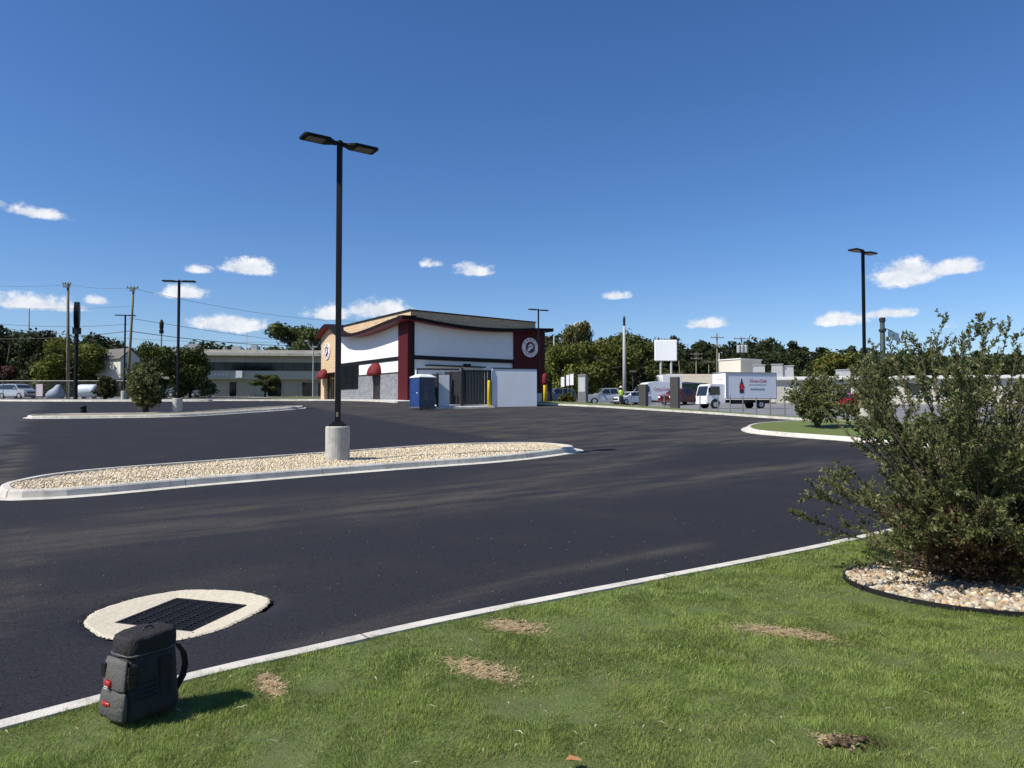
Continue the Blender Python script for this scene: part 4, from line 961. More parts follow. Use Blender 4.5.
# ------------------------------------------------------------------ shrubs
def shrub_mesh(seed, n_leaf, leaf, H, Rw, leaders, pal, z0=.3, asp=.26, left_bias=0, vase=.55, dead=0, twig_r=.003, taper=.38, capl=False, upr=0.0, tmin=.22):
    r = np.random.default_rng(seed); stems = MB(); LP = []; LD = []
    for i in range(leaders):
        a = r.uniform(0, 2 * np.pi); rad = Rw * (r.random() ** .55); hh = H * (1 - taper * (rad / Rw) ** 2.2) * r.uniform(.78, 1.04)
        if r.random() < .3: hh *= r.uniform(.45, .8)
        tip = np.array([rad * np.cos(a) + left_bias * r.random(), rad * np.sin(a), hh]); b = np.array([r.normal(0, .09), r.normal(0, .09), 0])
        if capl and i % 3 == 0: tip *= np.array([.95, .95, r.uniform(.3, .6)])
        if capl: tip[2] = min(tip[2], float(np.interp(tip[0], [-1.5, -1.0, -.55, -.3, 0, 2], [1.45, 1.95, 2.05, 2.3, 2.5, 2.62])) * r.uniform(.9, 1))
        m1 = b * .6 + tip * np.array([.22, .22, .34]); m2 = tip * np.array([.62, .62, .68]) + r.normal(0, .05, 3)
        pts = []
        for t in np.linspace(0, 1, 8):
            q = (1 - t) ** 3 * b + 3 * (1 - t) ** 2 * t * m1 + 3 * (1 - t) * t * t * m2 + t ** 3 * tip; pts.append(q)
        stems.tube([tuple(p) for p in pts], [float(x) for x in np.linspace(.013, .0025, 8) * (H / 2.3)], 5)
        nt_ = int(r.integers(8, 15))
        for j in range(nt_):
            t = r.uniform(tmin, 1); k = min(6, int(t * 7)); p0 = pts[k] + (pts[k + 1] - pts[k]) * (t * 7 - k); ax = pts[k + 1] - pts[k]; ax /= np.linalg.norm(ax)
            dv = r.normal(size=3); dv -= dv.dot(ax) * ax; dv /= np.linalg.norm(dv); dv = dv * (.85 - .35 * upr) + ax * r.uniform(.2 + .3 * upr, .9 + .3 * upr); dv[2] = abs(dv[2]) * .6 + .12; dv /= np.linalg.norm(dv)
            ln = H * r.uniform(.08 - .02 * upr, .24 - .09 * upr) * (1.15 - .5 * t); p1 = p0 + dv * ln; pm = (p0 + p1) / 2 + np.array([0, 0, -.02])
            if p1[2] < z0 * .7: continue
            stems.tube([tuple(p0), tuple(pm), tuple(p1)], [twig_r, twig_r * .8, twig_r * .4], 4, cap=False)
            LP.append((p0, pm, p1)); LD.append(ln)
            for q in range(2):
                tt_ = r.uniform(.3, .8); s0 = p0 + (p1 - p0) * tt_; d2 = r.normal(size=3) * .6 + dv; d2 /= np.linalg.norm(d2); e = s0 + d2 * ln * .55; LP.append((s0, (s0 + e) / 2, e)); LD.append(ln * .55)
        LP.append((pts[5], pts[6], pts[7])); LD.append(np.linalg.norm(pts[7] - pts[5]))
    LD = np.array(LD); LPa = np.array(LP); wh = r.choice(len(LPa), n_leaf, p=LD / LD.sum()); t = r.random(n_leaf)[:, None] ** .8
    p0, pm, p1 = LPa[wh, 0], LPa[wh, 1], LPa[wh, 2]; pos = (1 - t) ** 2 * p0 + 2 * (1 - t) * t * pm + t * t * p1
    ax = (p1 - p0); ax /= np.linalg.norm(ax, axis=1)[:, None]
    d = r.normal(size=(n_leaf, 3)); d -= (d * ax).sum(1)[:, None] * ax; d /= np.linalg.norm(d, axis=1)[:, None]
    d = d * .8 + ax * r.uniform(.3, 1.0, n_leaf)[:, None]; d[:, 2] += .15; d /= np.linalg.norm(d, axis=1)[:, None]
    side = np.cross(d, r.normal(size=(n_leaf, 3))); side /= np.linalg.norm(side, axis=1)[:, None]; nr = np.cross(d, side)
    L = leaf * r.uniform(.6, 1.3, n_leaf)[:, None]; w = L * asp
    V = np.stack([pos, pos + d * L * .5 - side * w + nr * w * .3, pos + d * L - nr * w * .35, pos + d * L * .5 + side * w + nr * w * .3], 1).reshape(-1, 3)
    cc_ = np.array(GREENS[pal] if isinstance(pal, str) else pal); tone = r.random(len(LPa))[wh] * .5 + r.random(n_leaf) * .5
    c = cc_[np.clip((tone * len(cc_)).astype(int), 0, len(cc_) - 1)] * r.uniform(.75, 1.3, n_leaf)[:, None]
    if dead:
        dd = (pos[:, 2] < H * .27) & (np.hypot(pos[:, 0], pos[:, 1]) < Rw * .45) & (r.random(n_leaf) < dead); c[dd] = np.array([.14, .07, .035]) * r.uniform(.5, 1.4, dd.sum())[:, None]
    return V, np.arange(n_leaf * 4).reshape(-1, 4), np.repeat(c[:, None, :], 4, 1).reshape(-1, 3), stems
stemm = mat('shrub_bark', (.10, .075, .055), rough=.9, scale=20)
SLEAF = attrmat('shrub_leaf', rough=.5, spec=.35, trans=.42)
def shrub(label, loc, args, cat='shrub', rz=0, name='shrub'):
    V, Fc, c, st = shrub_mesh(**args); t = thing(name, label, cat, loc, rz); npmesh('foliage', V, Fc, SLEAF, col=c, parent=t); st.build('stems', stemm, t, smooth=True); return t
MY = [(.070, .085, .030), (.100, .120, .040), (.14, .155, .055), (.19, .195, .075), (.28, .26, .10)]
sb = at(972, 581, .15)
big = shrub('large leafy green shrub in the stone bed, filling the right edge', (sb.x, sb.y + .05, sb.z), dict(seed=12, n_leaf=112000, leaf=.038, H=2.62, Rw=1.5, leaders=120, taper=.40, capl=True, upr=1.0, pal=MY, z0=.12, asp=.2, dead=.6, tmin=.13, twig_r=.0025), rz=0)
# dead brown skirt at its foot
V, Fc, c = leaf_cloud([(0, -.25, .3), (.15, -.1, .28), (-.2, -.05, .25), (0, -.1, .5)], [(.33, .25, .26), (.3, .25, .25), (.3, .2, .22), (.3, .25, .25)], 2600, .022, [(.10, .05, .03), (.16, .09, .05), (.06, .035, .02), (.22, .13, .07)], seed=5, shell=.1, aspect=.35)
npmesh('dead_foliage', V, Fc, SLEAF, col=c, parent=big)
st = MB()
for i in range(130):
    a = random.uniform(0, 6.28); r1 = random.uniform(.1, .6); hh = random.uniform(.2, .7); st.tube([(random.gauss(0, .06), random.gauss(0, .06), 0), (r1 * .5 * math.cos(a), r1 * .5 * math.sin(a), hh * .55), (r1 * math.cos(a), r1 * math.sin(a), hh)], [.007, .005, .002], 5)
st.build('dead_stems', mat('dead_wood', (.16, .11, .085), rough=.9), big)
p = at(817, 427, .15); 
shrub('small round shrub on the far green island, left of the large shrub', (p.x, p.y, p.z), dict(seed=3, n_leaf=14000, leaf=.10, H=2.6, Rw=1.35, leaders=36, pal=MY, asp=.3))
p = on(873, 31, .15); shrub('slim upright shrub behind the large shrub, right of the right-hand light pole', p, dict(seed=4, n_leaf=9000, leaf=.10, H=3.7, Rw=1.0, leaders=24, pal=MY, asp=.3))
p = on(146, 45.5, .1); shrub('leafy green shrub on the far left island, left of its light pole', p, dict(seed=6, n_leaf=12000, leaf=.16, H=3.3, Rw=1.15, leaders=34, pal=MY, asp=.35))
p = on(105, 68, .1); shrub('rounded shrub with reddish tips on the second left island', p, dict(seed=8, n_leaf=7000, leaf=.2, H=2.3, Rw=.95, leaders=30, pal=[(.05, .07, .03), (.07, .09, .035), (.14, .06, .04)], asp=.35))
p = on(567, 74, .1); shrub('pale round bush behind the far right kerb near the drive-through signs', p, dict(seed=9, n_leaf=5000, leaf=.2, H=1.4, Rw=.9, leaders=24, pal='yellow', asp=.4))
p = on(860, 46, .1); shrub('reddish shrub in front of the red car', (p.x, p.y, p.z), dict(seed=10, n_leaf=7000, leaf=.12, H=2.2, Rw=1.6, leaders=24, pal=[(.16, .06, .03), (.10, .08, .03), (.2, .05, .03)], asp=.35))

# ------------------------------------------------------------------ stone bed with black edging
bedr = [Vector((BED.x + BRX * math.cos(t) * (1 + .03 * math.sin(3 * t)), BED.y + BRY * math.sin(t) * (1 + .03 * math.cos(2 * t)))) for t in [2 * math.pi * k / 72 for k in range(72)]]
mb = MB(); V = []; Fs = []; nb = len(bedr); inn = offset_line(bedr, .012, True)
for a, b in zip(bedr, inn):
    za = float(G(a.x, a.y)) + .15; V += [(a.x, a.y, za - .05), (a.x, a.y, za + .028), (b.x, b.y, za + .028), (b.x, b.y, za - .05)]
for i in range(nb):
    j = (i + 1) % nb
    for k in range(3): Fs.append((i * 4 + k, j * 4 + k, j * 4 + k + 1, i * 4 + k + 1))
mb.add(V, Fs); tag(mb.build('garden_edging', mat('edging_black', (.012, .012, .012), rough=.45), smooth=False), 'thin black edging strip curving round the stone bed under the large shrub', 'edging')
bedsoil = drape('bed_soil', offset_line(bedr, .02, True), mat('bed_soil', (.10, .075, .05), rough=.95, bump=.8), .15, cell=.3); tag(bedsoil, kind='stuff')
fill_rocks('bed_stones', offset_line(bedr, .04, True), 8500, .165, .014, .034, T1, attrmat('white_stone', rough=.85, varscale=18), palette([(.50, .42, .30), (.58, .51, .39), (.46, .32, .18), (.38, .34, .27), (.26, .20, .13)], .18), flat=.95)
n = 500; a = rng.uniform(0, 6.28, n); q = rng.random(n) ** .5; pp = np.stack([sb.x + q * .8 * np.cos(a), sb.y + q * .6 * np.sin(a), np.full(n, .21)], 1)
V, Fc, c = leaf_cloud([(sb.x, sb.y, .21)], [(.85, .65, .03)], 1500, .02, [(.05, .03, .02), (.09, .055, .035), (.03, .02, .015)], seed=8, shell=.05, aspect=.4)
tag(npmesh('leaf_litter', V, Fc, SLEAF, col=c), kind='stuff')

# ------------------------------------------------------------------ backpack cooler
bagc = at(132, 727, .15); BZ = float(G(bagc.x, bagc.y)) + .165
bagm = mat('grey_fabric', (.026, .027, .028), rough=.75, var=.12, scale=14, bump=.5, bscale=90); bagl = mat('black_fabric', (.020, .017, .018), rough=.8, var=.2, scale=10, bump=.6, bscale=60)
bag = thing('cooler_backpack', 'grey and black soft cooler backpack standing on the grass edge', 'backpack', (bagc.x - .03, bagc.y + .16, BZ), R(58)); bag.scale = (.93, .97, .92)
def rbox_sections(secs, n=28, e=3.2):
    """superellipse sections: (z, hx, hy, cx, cy)"""
    mb = MB(); V = []; Fs = []
    for si, (z, hx, hy, cx, cy) in enumerate(secs):
        for k in range(n):
            t = 2 * math.pi * k / n; c, s = math.cos(t), math.sin(t); wr = 1 + .012 * math.sin(k * 2.3 + si * 1.9) + .008 * math.sin(k * 4.1 - si * 3.1)
            V.append((cx + hx * wr * math.copysign(abs(c) ** (2 / e), c), cy + hy * wr * math.copysign(abs(s) ** (2 / e), s), z + .004 * math.sin(k * 1.3 + si)))
    m = len(secs)
    for i in range(m - 1):
        for k in range(n): Fs.append((i * n + k, i * n + (k + 1) % n, (i + 1) * n + (k + 1) % n, (i + 1) * n + k))
    Fs.append(tuple(range(n))[::-1]); Fs.append(tuple((m - 1) * n + k for k in range(n))); mb.add(V, Fs); return mb
mb = rbox_sections([(.0, .150, .108, 0, 0), (.012, .172, .128, 0, 0), (.05, .174, .13, 0, 0), (.09, .168, .125, 0, 0), (.14, .165, .124, 0, 0), (.19, .160, .119, .002, 0), (.24, .157, .118, .003, 0), (.29, .153, .114, .004, 0), (.345, .148, .110, .006, 0), (.352, .14, .1, .006, 0)])
mb.build('body', bagm, bag, smooth=True)
mb = rbox_sections([(.338, .147, .110, .006, 0), (.350, .152, .115, .006, 0), (.385, .152, .116, .007, 0), (.425, .149, .114, .009, .0), (.442, .144, .110, .010, 0), (.449, .128, .096, .012, 0), (.450, .08, .05, .014, 0)])
lid = mb.build('lid', bagl, bag, smooth=True)
mb = rbox_sections([(.344, .1535, .1155, .006, 0), (.350, .1585, .1205, .006, 0), (.356, .1535, .1155, .006, 0)]); mb.build('zipper_rim', mat('zip_grey', (.07, .07, .07), rough=.5), lid, smooth=True)
# front pocket (lit face)
def pocket(x0, x1, z0, z1, yy, th, m, name, par):
    mb = MB(); nn = 6; V = []; Fs = []
    for i in range(nn + 1):
        for j in range(nn + 1):
            u = i / nn; v = j / nn; bul = th * (math.sin(math.pi * min(max(u, .0), 1)) ** .5) * (math.sin(math.pi * (.08 + .84 * v)) ** .5); V.append((x0 + (x1 - x0) * u, yy(z0 + (z1 - z0) * v) - bul - .003 + .003 * math.sin(u * 9 + v * 7), z0 + (z1 - z0) * v))
    for i in range(nn):
        for j in range(nn): a = i * (nn + 1) + j; Fs.append((a, a + nn + 1, a + nn + 2, a + 1))
    mb.add(V, Fs); return mb.build(name, m, par, smooth=True)
front = lambda z: -.128 + .03 * z
# the lit narrow face points to -x
M9 = Matrix.Rotation(R(-90), 4, 'Z')
POCK1 = mat('grey_fabric_light', (.11, .106, .095), rough=.75, scale=14, bump=.5, bscale=90)
POCK2 = mat('grey_fabric_mid', (.085, .083, .075), rough=.75, scale=14, bump=.6, bscale=50)
red = mat('red_patch', (.36, .03, .025), rough=.35, var=.25, scale=30, col2=(.28, .01, .01))
def lumpy(cx, cy, cz, sx, sy, sz, m, name, par, e=2.6):
    mb = rbox_sections([(cz - sz, sx * .6, sy * .6, cx, cy), (cz - sz * .7, sx, sy, cx, cy), (cz, sx * 1.05, sy * 1.05, cx, cy), (cz + sz * .7, sx, sy, cx, cy), (cz + sz, sx * .6, sy * .6, cx, cy)], n=16, e=e); return mb.build(name, m, par, smooth=True)
mb = rbox_sections([(.170, .008, .09, -.163, 0), (.18, .013, .10, -.161, 0), (.24, .014, .10, -.156, 0), (.31, .012, .096, -.150, 0), (.330, .006, .09, -.146, 0)], n=24, e=3.5); mb.build('upper_pocket', POCK1, bag, smooth=True)
mb = rbox_sections([(.015, .012, .10, -.170, 0), (.03, .022, .115, -.169, 0), (.08, .024, .114, -.167, 0), (.13, .020, .112, -.163, 0), (.155, .014, .106, -.160, 0), (.163, .008, .10, -.158, 0)], n=24, e=3.5); mb.build('lower_pocket', POCK2, bag, smooth=True)
lumpy(-.176, .035, .198, .010, .026, .019, red, 'red_patch', bag)
lumpy(-.190, .03, .095, .005, .036, .011, red, 'red_patch', bag)
w_ = MB(); w_.box(-.1915, -.1908, .012, .045, .186, .191); w_.box(-.1915, -.1908, .018, .05, .176, .180); w_.build('patch_marks', whp, bag)
# side strap, webbing and buckles on the shaded long face (-y)
mb = MB(); mb.box(.02, .085, -.128, -.119, .10, .31); mb.build('side_webbing', bagl, bag)
mb = MB(); mb.box(-.155, -.115, -.122, -.108, .19, .305); mb.box(-.16, -.11, -.128, -.110, .225, .265); bk = mb.build('side_buckle', BK, bag, bevel=.004)
mb = MB(); mb.box(-.172, -.158, .07, .11, .22, .3); mb.build('side_buckle', BK, bag, bevel=.004)
for z in (.13, .155, .18, .21):
    mb = MB(); mb.tube([(-.13, -.123, z), (-.05, -.1285, z - .012), (.0, -.128, z - .004)], .0028, 5); mb.build('elastic_cord', BK, bag)
# shoulder strap loop at the back (+x side)
mb = MB(); pts = [(.145, -.03, .34), (.18, -.035, .325), (.215, -.04, .27), (.228, -.04, .20), (.215, -.04, .14), (.185, -.035, .09), (.158, -.03, .05)]
for a in (-1,):
    V = []; Fs = []
    for i, p_ in enumerate(pts):
        d = Vector(pts[min(i + 1, 6)]) - Vector(pts[max(0, i - 1)]); nrm = Vector((d.z, 0, -d.x)).normalized() * .006
        for s1, s2 in ((-1, -1), (1, -1), (1, 1), (-1, 1)): V.append((p_[0] + nrm.x * s2, p_[1] + .024 * s1, p_[2] + nrm.z * s2))
    for i in range(6):
        for k in range(4): Fs.append((i * 4 + k, i * 4 + (k + 1) % 4, (i + 1) * 4 + (k + 1) % 4, (i + 1) * 4 + k))
    mb.add(V, Fs)
mb.build('shoulder_strap', bagl, bag, smooth=False, bevel=.003)
mb = MB(); mb.tube([(-.02, -.02, .455), (-.01, -.02, .466), (.03, -.01, .468), (.05, 0, .458)], .005, 6); mb.build('top_handle', BK, bag)

# ------------------------------------------------------------------ vehicles
tyre = mat('tyre', (.02, .02, .02), rough=.85); rimm = mat('alloy', (.5, .5, .5), rough=.35, metal=.6)
def wheel(parent, x, y, r, w=.22):
    M = Matrix.Translation((x, y, r)) @ Matrix.Rotation(R(90), 4, 'X')
    mb = MB(); mb.lathe([(r * .6, -w / 2), (r * .94, -w / 2), (r, -w / 2 + .03), (r, w / 2 - .03), (r * .94, w / 2), (r * .6, w / 2)], 20, M); wo_ = mb.build('wheel', tyre, parent)
    mb = MB(); s = 1 if y < 0 else -1; mb.lathe([(r * .58, w / 2 * s), (r * .60, w / 2 * s + .004 * s), (r * .2, w / 2 * s + .012 * s), (.01, w / 2 * s + .02 * s)], 14, M); mb.build('rim', rimm, wo_)
def arch(cx, r, z0, n=7): return [(cx + r * math.cos(math.pi - math.pi * k / n), z0 + max(0, r * math.sin(math.pi * k / n))) for k in range(n + 1)]
def car(name, label, cat, loc, rz, paint, prof, W_, belt, wheels, rw, sidew=(), front=None, rear=None, group=None, tumble=.14, roof_z=1.5, mirrors=True):
    """x forward negative = front at -x. prof: closed side outline without arches (list), bottom arches inserted"""
    t = thing(name, label, cat, loc, rz, group); z0 = rw * .55
    bot = []
    pr = list(prof)
    x_f, x_r = min(p[0] for p in prof), max(p[0] for p in prof)
    for cx in wheels: bot += arch(cx, rw * 1.18, rw * .75)
    poly = [(x_f + .05, z0)] + bot + [(x_r - .05, z0)] + pr[::-1]
    wy = lambda z: W_ / 2 * (1 - tumble * max(0, (z - belt)) / max(.01, roof_z - belt)) * (1 - .04 * max(0, (belt * .6 - z)))
    mb = MB(); n = len(poly); V = [(p[0], -wy(p[1]), p[1]) for p in poly] + [(p[0], wy(p[1]), p[1]) for p in poly]
    mb.add(V, [tuple(range(n)), tuple(range(2 * n - 1, n - 1, -1))] + [(i, n + i, n + (i + 1) % n, (i + 1) % n) for i in range(n)])
    body = mb.build('body', paint, t, bevel=.03)
    bm = bmesh.new(); bm.from_mesh(body.data); bmesh.ops.triangulate(bm, faces=[f for f in bm.faces if len(f.verts) > 4]); bmesh.ops.recalc_face_normals(bm, faces=bm.faces); bm.to_mesh(body.data); bm.free()
    for cx in wheels:
        for s in (-1, 1): wheel(t, cx, s * (W_ / 2 - .12), rw)
    for sw in sidew:
        for s in (-1, 1):
            mb = MB(); k = len(sw); mb.prism(sw, 0, 1, lambda p, a: Vector((p[0], s * (wy(p[1]) + .004 + .006 * (1 - a)), p[1]))); mb.build('side_window', glass('car_glass', (.015, .018, .022)), t)
    for nm, q in (('windscreen', front), ('rear_window', rear)):
        if q:
            (xa, za), (xb, zb) = q; mb = MB(); ya, yb = wy(za) * .9, wy(zb) * .88; dx = -.012 if nm == 'windscreen' else .012
            mb.add([(xa + dx, -ya, za + .01), (xa + dx, ya, za + .01), (xb + dx, yb, zb + .01), (xb + dx, -yb, zb + .01)], [(0, 1, 2, 3)]); mb.build(nm, glass('car_glass'), t)
    for s in (-1, 1):
        mb = MB(); mb.box(x_f - .02, x_f + .12, s * (W_ / 2 - .34), s * (W_ / 2 - .05), belt * .62, belt * .78); mb.build('headlight', mat('headlight', (.75, .76, .78), rough=.15), t)
        mb = MB(); mb.box(x_r - .08, x_r + .015, s * (W_ / 2 - .25), s * (W_ / 2 - .04), belt * .65, belt * .9); mb.build('tail_light', mat('tail_light', (.35, .01, .01), rough=.2), t)
        if mirrors and front:
            mb = MB(); mb.box(front[0][0] + .25, front[0][0] + .4, s * (W_ / 2 + .02), s * (W_ / 2 + .2), belt + .02, belt + .2); mb.build('mirror', paint, t, bevel=.03)
    mb = MB(); mb.box(x_f - .03, x_f + .1, -W_ / 2 + .08, W_ / 2 - .08, z0 + .02, z0 + .2); mb.build('bumper', mat('bumper', (.05, .05, .055), rough=.5), t, bevel=.02)
    mb = MB(); mb.box(x_f - .015, x_f + .05, -W_ / 2 + .4, W_ / 2 - .4, belt * .55, belt * .75); mb.build('grille', BK, t)
    return t
PICK = [(-2.75, .5), (-2.8, .8), (-2.7, 1.02), (-2.0, 1.14), (-1.45, 1.18), (-.75, 1.78), (-.4, 1.84), (.75, 1.84), (.98, 1.75), (1.1, 1.2), (2.75, 1.2), (2.8, .6)]
SWP = [[(-1.25, 1.22), (-.68, 1.72), (-.08, 1.75), (-.08, 1.22)], [(.0, 1.22), (.0, 1.75), (.72, 1.74), (.92, 1.22)]]
SEDAN = [(-2.25, .45), (-2.3, .65), (-2.2, .8), (-1.2, .95), (-.55, 1.38), (-.1, 1.46), (.7, 1.44), (1.5, 1.05), (2.15, 1.0), (2.25, .6)]
SWS = [[(-1.0, .98), (-.5, 1.34), (.1, 1.40), (.1, .98)], [(.18, .98), (.18, 1.40), (.68, 1.38), (1.3, 1.02)]]
SUVP = [(-2.3, .5), (-2.35, .8), (-2.2, 1.0), (-1.3, 1.12), (-.7, 1.66), (-.3, 1.74), (1.9, 1.72), (2.25, 1.15), (2.3, .6)]
SWU = [[(-1.1, 1.14), (-.62, 1.60), (.05, 1.64), (.05, 1.14)], [(.13, 1.14), (.13, 1.64), (1.1, 1.63), (1.1, 1.14)], [(1.18, 1.14), (1.18, 1.63), (1.8, 1.6), (2.05, 1.16)]]
VANP = [(-2.95, .45), (-3.0, .8), (-2.85, 1.05), (-2.2, 1.25), (-1.45, 2.15), (-.9, 2.5), (.0, 2.62), (2.7, 2.6), (2.95, 2.4), (3.0, .5)]
silver = mat('silver_paint', (.42, .44, .47), rough=.3, metal=.3, coat=.5, var=.03); cred = mat('red_paint', (.13, .006, .010), rough=.35, coat=.3, var=.04); cwhite = mat('white_paint', (.80, .80, .80), rough=.3, coat=.5, var=.02)
bred = mat('bright_red_paint', (.62, .01, .03), rough=.35, coat=.5, var=.03); cgrey = mat('dark_paint', (.05, .055, .065), rough=.3, coat=.5); cblue = mat('blue_grey_paint', (.12, .15, .19), rough=.3, coat=.5)
def pickup(label, px, y, rz, paint, off=0, **k): p = on(px, y, off); return car('pickup_truck', label, 'pickup truck', p, rz, paint, PICK, 1.95, 1.2, (-1.85, 1.75), .39, SWP, ((-1.4, 1.2), (-.8, 1.75)), ((1.08, 1.25), (1.0, 1.7)), roof_z=1.84, **k)
def sedan(label, px, y, rz, paint, name='car'): p = on(px, y); return car(name, label, 'car', p, rz, paint, SEDAN, 1.8, .95, (-1.4, 1.35), .33, SWS, ((-1.15, .98), (-.6, 1.36)), ((1.42, 1.1), (.78, 1.42)), roof_z=1.46)
def suv(label, px, y, rz, paint): p = on(px, y); return car('suv', label, 'suv', p, rz, paint, SUVP, 1.9, 1.12, (-1.45, 1.4), .36, SWU, ((-1.25, 1.14), (-.74, 1.62)), ((2.22, 1.2), (1.95, 1.65)), roof_z=1.74)
pickup('silver pickup truck parked beyond the verge, left of the worker', 608, 80, R(10), silver)
p = on(652, 88); van = car('delivery_van', 'white high-roof delivery van with red script on its side, behind the drive-through boards', 'van', p, R(18), cwhite, VANP, 2.05, 1.3, (-2.0, 1.85), .38, [[(-1.95, 1.3), (-1.4, 2.0), (-.9, 2.05), (-.9, 1.3)]], ((-2.15, 1.28), (-1.5, 2.12)), None, roof_z=2.62, tumble=.08)
sedan('white car low in front of the delivery van, right of the worker', 631, 80, R(30), cwhite)
pickup('dark red pickup truck parked right of the tall dark menu board', 681, 80, R(38), cred)
suv('blue-grey suv half hidden behind the yellow bollard at the corner', 556, 84, R(30), cblue)
sedan('bright red car half hidden behind the shrubs on the right', 856, 62, R(8), bred)
# left yard vehicles
suv('pale silver suv in the yard at the far left, behind the fence', 18, 84, R(160), silver)
sedan('dark blue-grey car at the left edge behind the fence', 2, 90, R(170), cblue)
sedan('dark car behind the white suv at the far left', 27, 90, R(185), cgrey)
sedan('dark car parked in the shade under the tree left of the low office building', 184, 92, R(185), cblue)
# box truck
p = on(736.5, 69)
bt = thing('box_truck', 'white cab-over box truck with red script and a bottle picture on the cargo box', 'truck', p, R(15)); bt.scale = (1.06, 1.06, 1.02)
alum = mat('box_panel', (.66, .70, .74), rough=.45, var=.04, scale=2)
mb = MB(); mb.box(-1.75, 3.35, -1.15, 1.15, .95, 3.35); bx = mb.build('cargo_box', alum, bt, bevel=.03)
mb = MB(); mb.box(-1.80, 3.40, -1.19, -1.155, 3.27, 3.39); mb.box(-1.8, 3.4, -1.19, -1.155, .9, 1.0); mb.box(-1.82, -1.72, -1.19, -1.155, 1.0, 3.27); mb.box(3.32, 3.42, -1.19, -1.155, 1.0, 3.27); mb.box(-1.82, 3.42, -1.19, 1.19, 3.395, 3.43); mb.build('edge_rail', mat('rail_grey', (.30, .31, .33), rough=.4), bx)
mb = MB(); mb.box(-1.775, -1.755, -1.12, 1.12, .98, 3.3); mb.build('front_panel', cwhite, bx)
cabp = [(-3.55, .55), (-3.6, 1.15), (-3.35, 2.15), (-3.15, 2.3), (-1.8, 2.3), (-1.75, .6)]
mb = MB(); mb.prism([(-3.55, .55), (-3.2, .55)] + arch(-2.75, .48, .45) + [(-1.75, .6), (-1.8, 2.3), (-3.15, 2.3), (-3.35, 2.15), (-3.6, 1.15)], -.98, .98, lambda p_, a: Vector((p_[0], a, p_[1]))); cb_ = mb.build('cab', cwhite, bt)
bm = bmesh.new(); bm.from_mesh(cb_.data); bmesh.ops.triangulate(bm, faces=[f for f in bm.faces if len(f.verts) > 4]); bmesh.ops.recalc_face_normals(bm, faces=bm.faces); bm.to_mesh(cb_.data); bm.free()
mb = MB(); mb.add([(-3.61, -.86, 1.22), (-3.61, .86, 1.22), (-3.37, .82, 2.12), (-3.37, -.82, 2.12)], [(0, 1, 2, 3)]); mb.build('windscreen', glass('car_glass'), cb_)
for s in (-1, 1):
    mb = MB(); mb.prism([(-3.4, 1.25), (-3.22, 2.08), (-2.35, 2.08), (-2.3, 1.3)], 0, .01, lambda p_, a: Vector((p_[0], s * (.982 + a), p_[1]))); mb.build('side_window', glass('car_glass'), cb_)
    mb = MB(); mb.box(-3.62, -3.55, s * .55, s * .9, .75, .95); mb.build('headlight', MATS['headlight'], cb_)
    mb = MB(); mb.box(-3.5, -3.4, s * 1.05, s * 1.25, 1.5, 1.95); mb.tube([(-3.45, s * .98, 1.9), (-3.45, s * 1.1, 1.9)], .02, 5); mb.build('mirror', BK, cb_)
mb = MB(); mb.box(-3.66, -3.56, -.95, .95, .45, .68); mb.build('bumper', cwhite, cb_, bevel=.02)
mb = MB(); mb.box(-3.3, 3.3, -.45, .45, .55, .85); mb.box(-1.0, .4, -.95, -.5, .45, .8); mb.box(3.2, 3.5, -1.0, 1.0, .5, .6); mb.build('chassis', BK, bt)
for x in (-2.75, 1.9):
    for s in (-1, 1): wheel(bt, x, s * .88, .40, .28)
coke = mat('script_red', (.50, .015, .03), rough=.5); marks = mat('marks_grey', (.16, .22, .26), rough=.5)
def side_text(s, size, cx, z, y, par, m, name='lettering', sh=.35, sx=1.0):
    V, Fs = text_mesh(s, size, .004, sh); mb = MB(); mb.add([(cx + v.x * sx, y - v.z - .004, z + v.y) for v in V], Fs); return mb.build(name, m, par)
side_text('Coca-Cola', .40, 1.45, 2.62, -1.156, bx, coke)
mb = MB()
for i in range(9): mb.box(.55 + i * .2, .55 + i * .2 + .14, -1.165, -1.156, 2.24, 2.29)
for i in range(5): mb.box(.7 + i * .3, .7 + i * .3 + .24, -1.165, -1.156, 1.78, 1.9)
mb.build('caption_marks', marks, bx)
mb = MB(); bp = [(.03, 1.45), (.16, 1.47), (.17, 1.75), (.12, 1.95), (.17, 2.2), (.1, 2.42), (.05, 2.55), (.045, 2.8)]
pl = [(-.02 + x - .0, z) for x, z in bp]; pl = [(-.2 + x * 1.3, z) for x, z in bp] + [(-.2 - x * 1.3, z) for x, z in bp[::-1]]
mb.prism(pl, -1.156, -1.168, lambda p_, a: Vector((p_[0], a, p_[1]))); mb.build('bottle_picture', mat('bottle_brown', (.07, .012, .015), rough=.4), bx)
mb = MB(); mb.lathe([(.26, 0), (.26, .004), (.01, .004)], 18, Matrix.Translation((-.2, -1.169, 2.05)) @ Matrix.Rotation(R(90), 4, 'X')); mb.build('red_disc', coke, bx)
side_text('Coca-Cola', .2, 0, 0, 0, bx, coke).matrix_local = Matrix.Translation((-1.78, 0, 2.75)) @ Matrix.Rotation(R(-90), 4, 'Z')
side_text('Coca-Cola', .5, .7, 1.7, -1.0, van, coke)
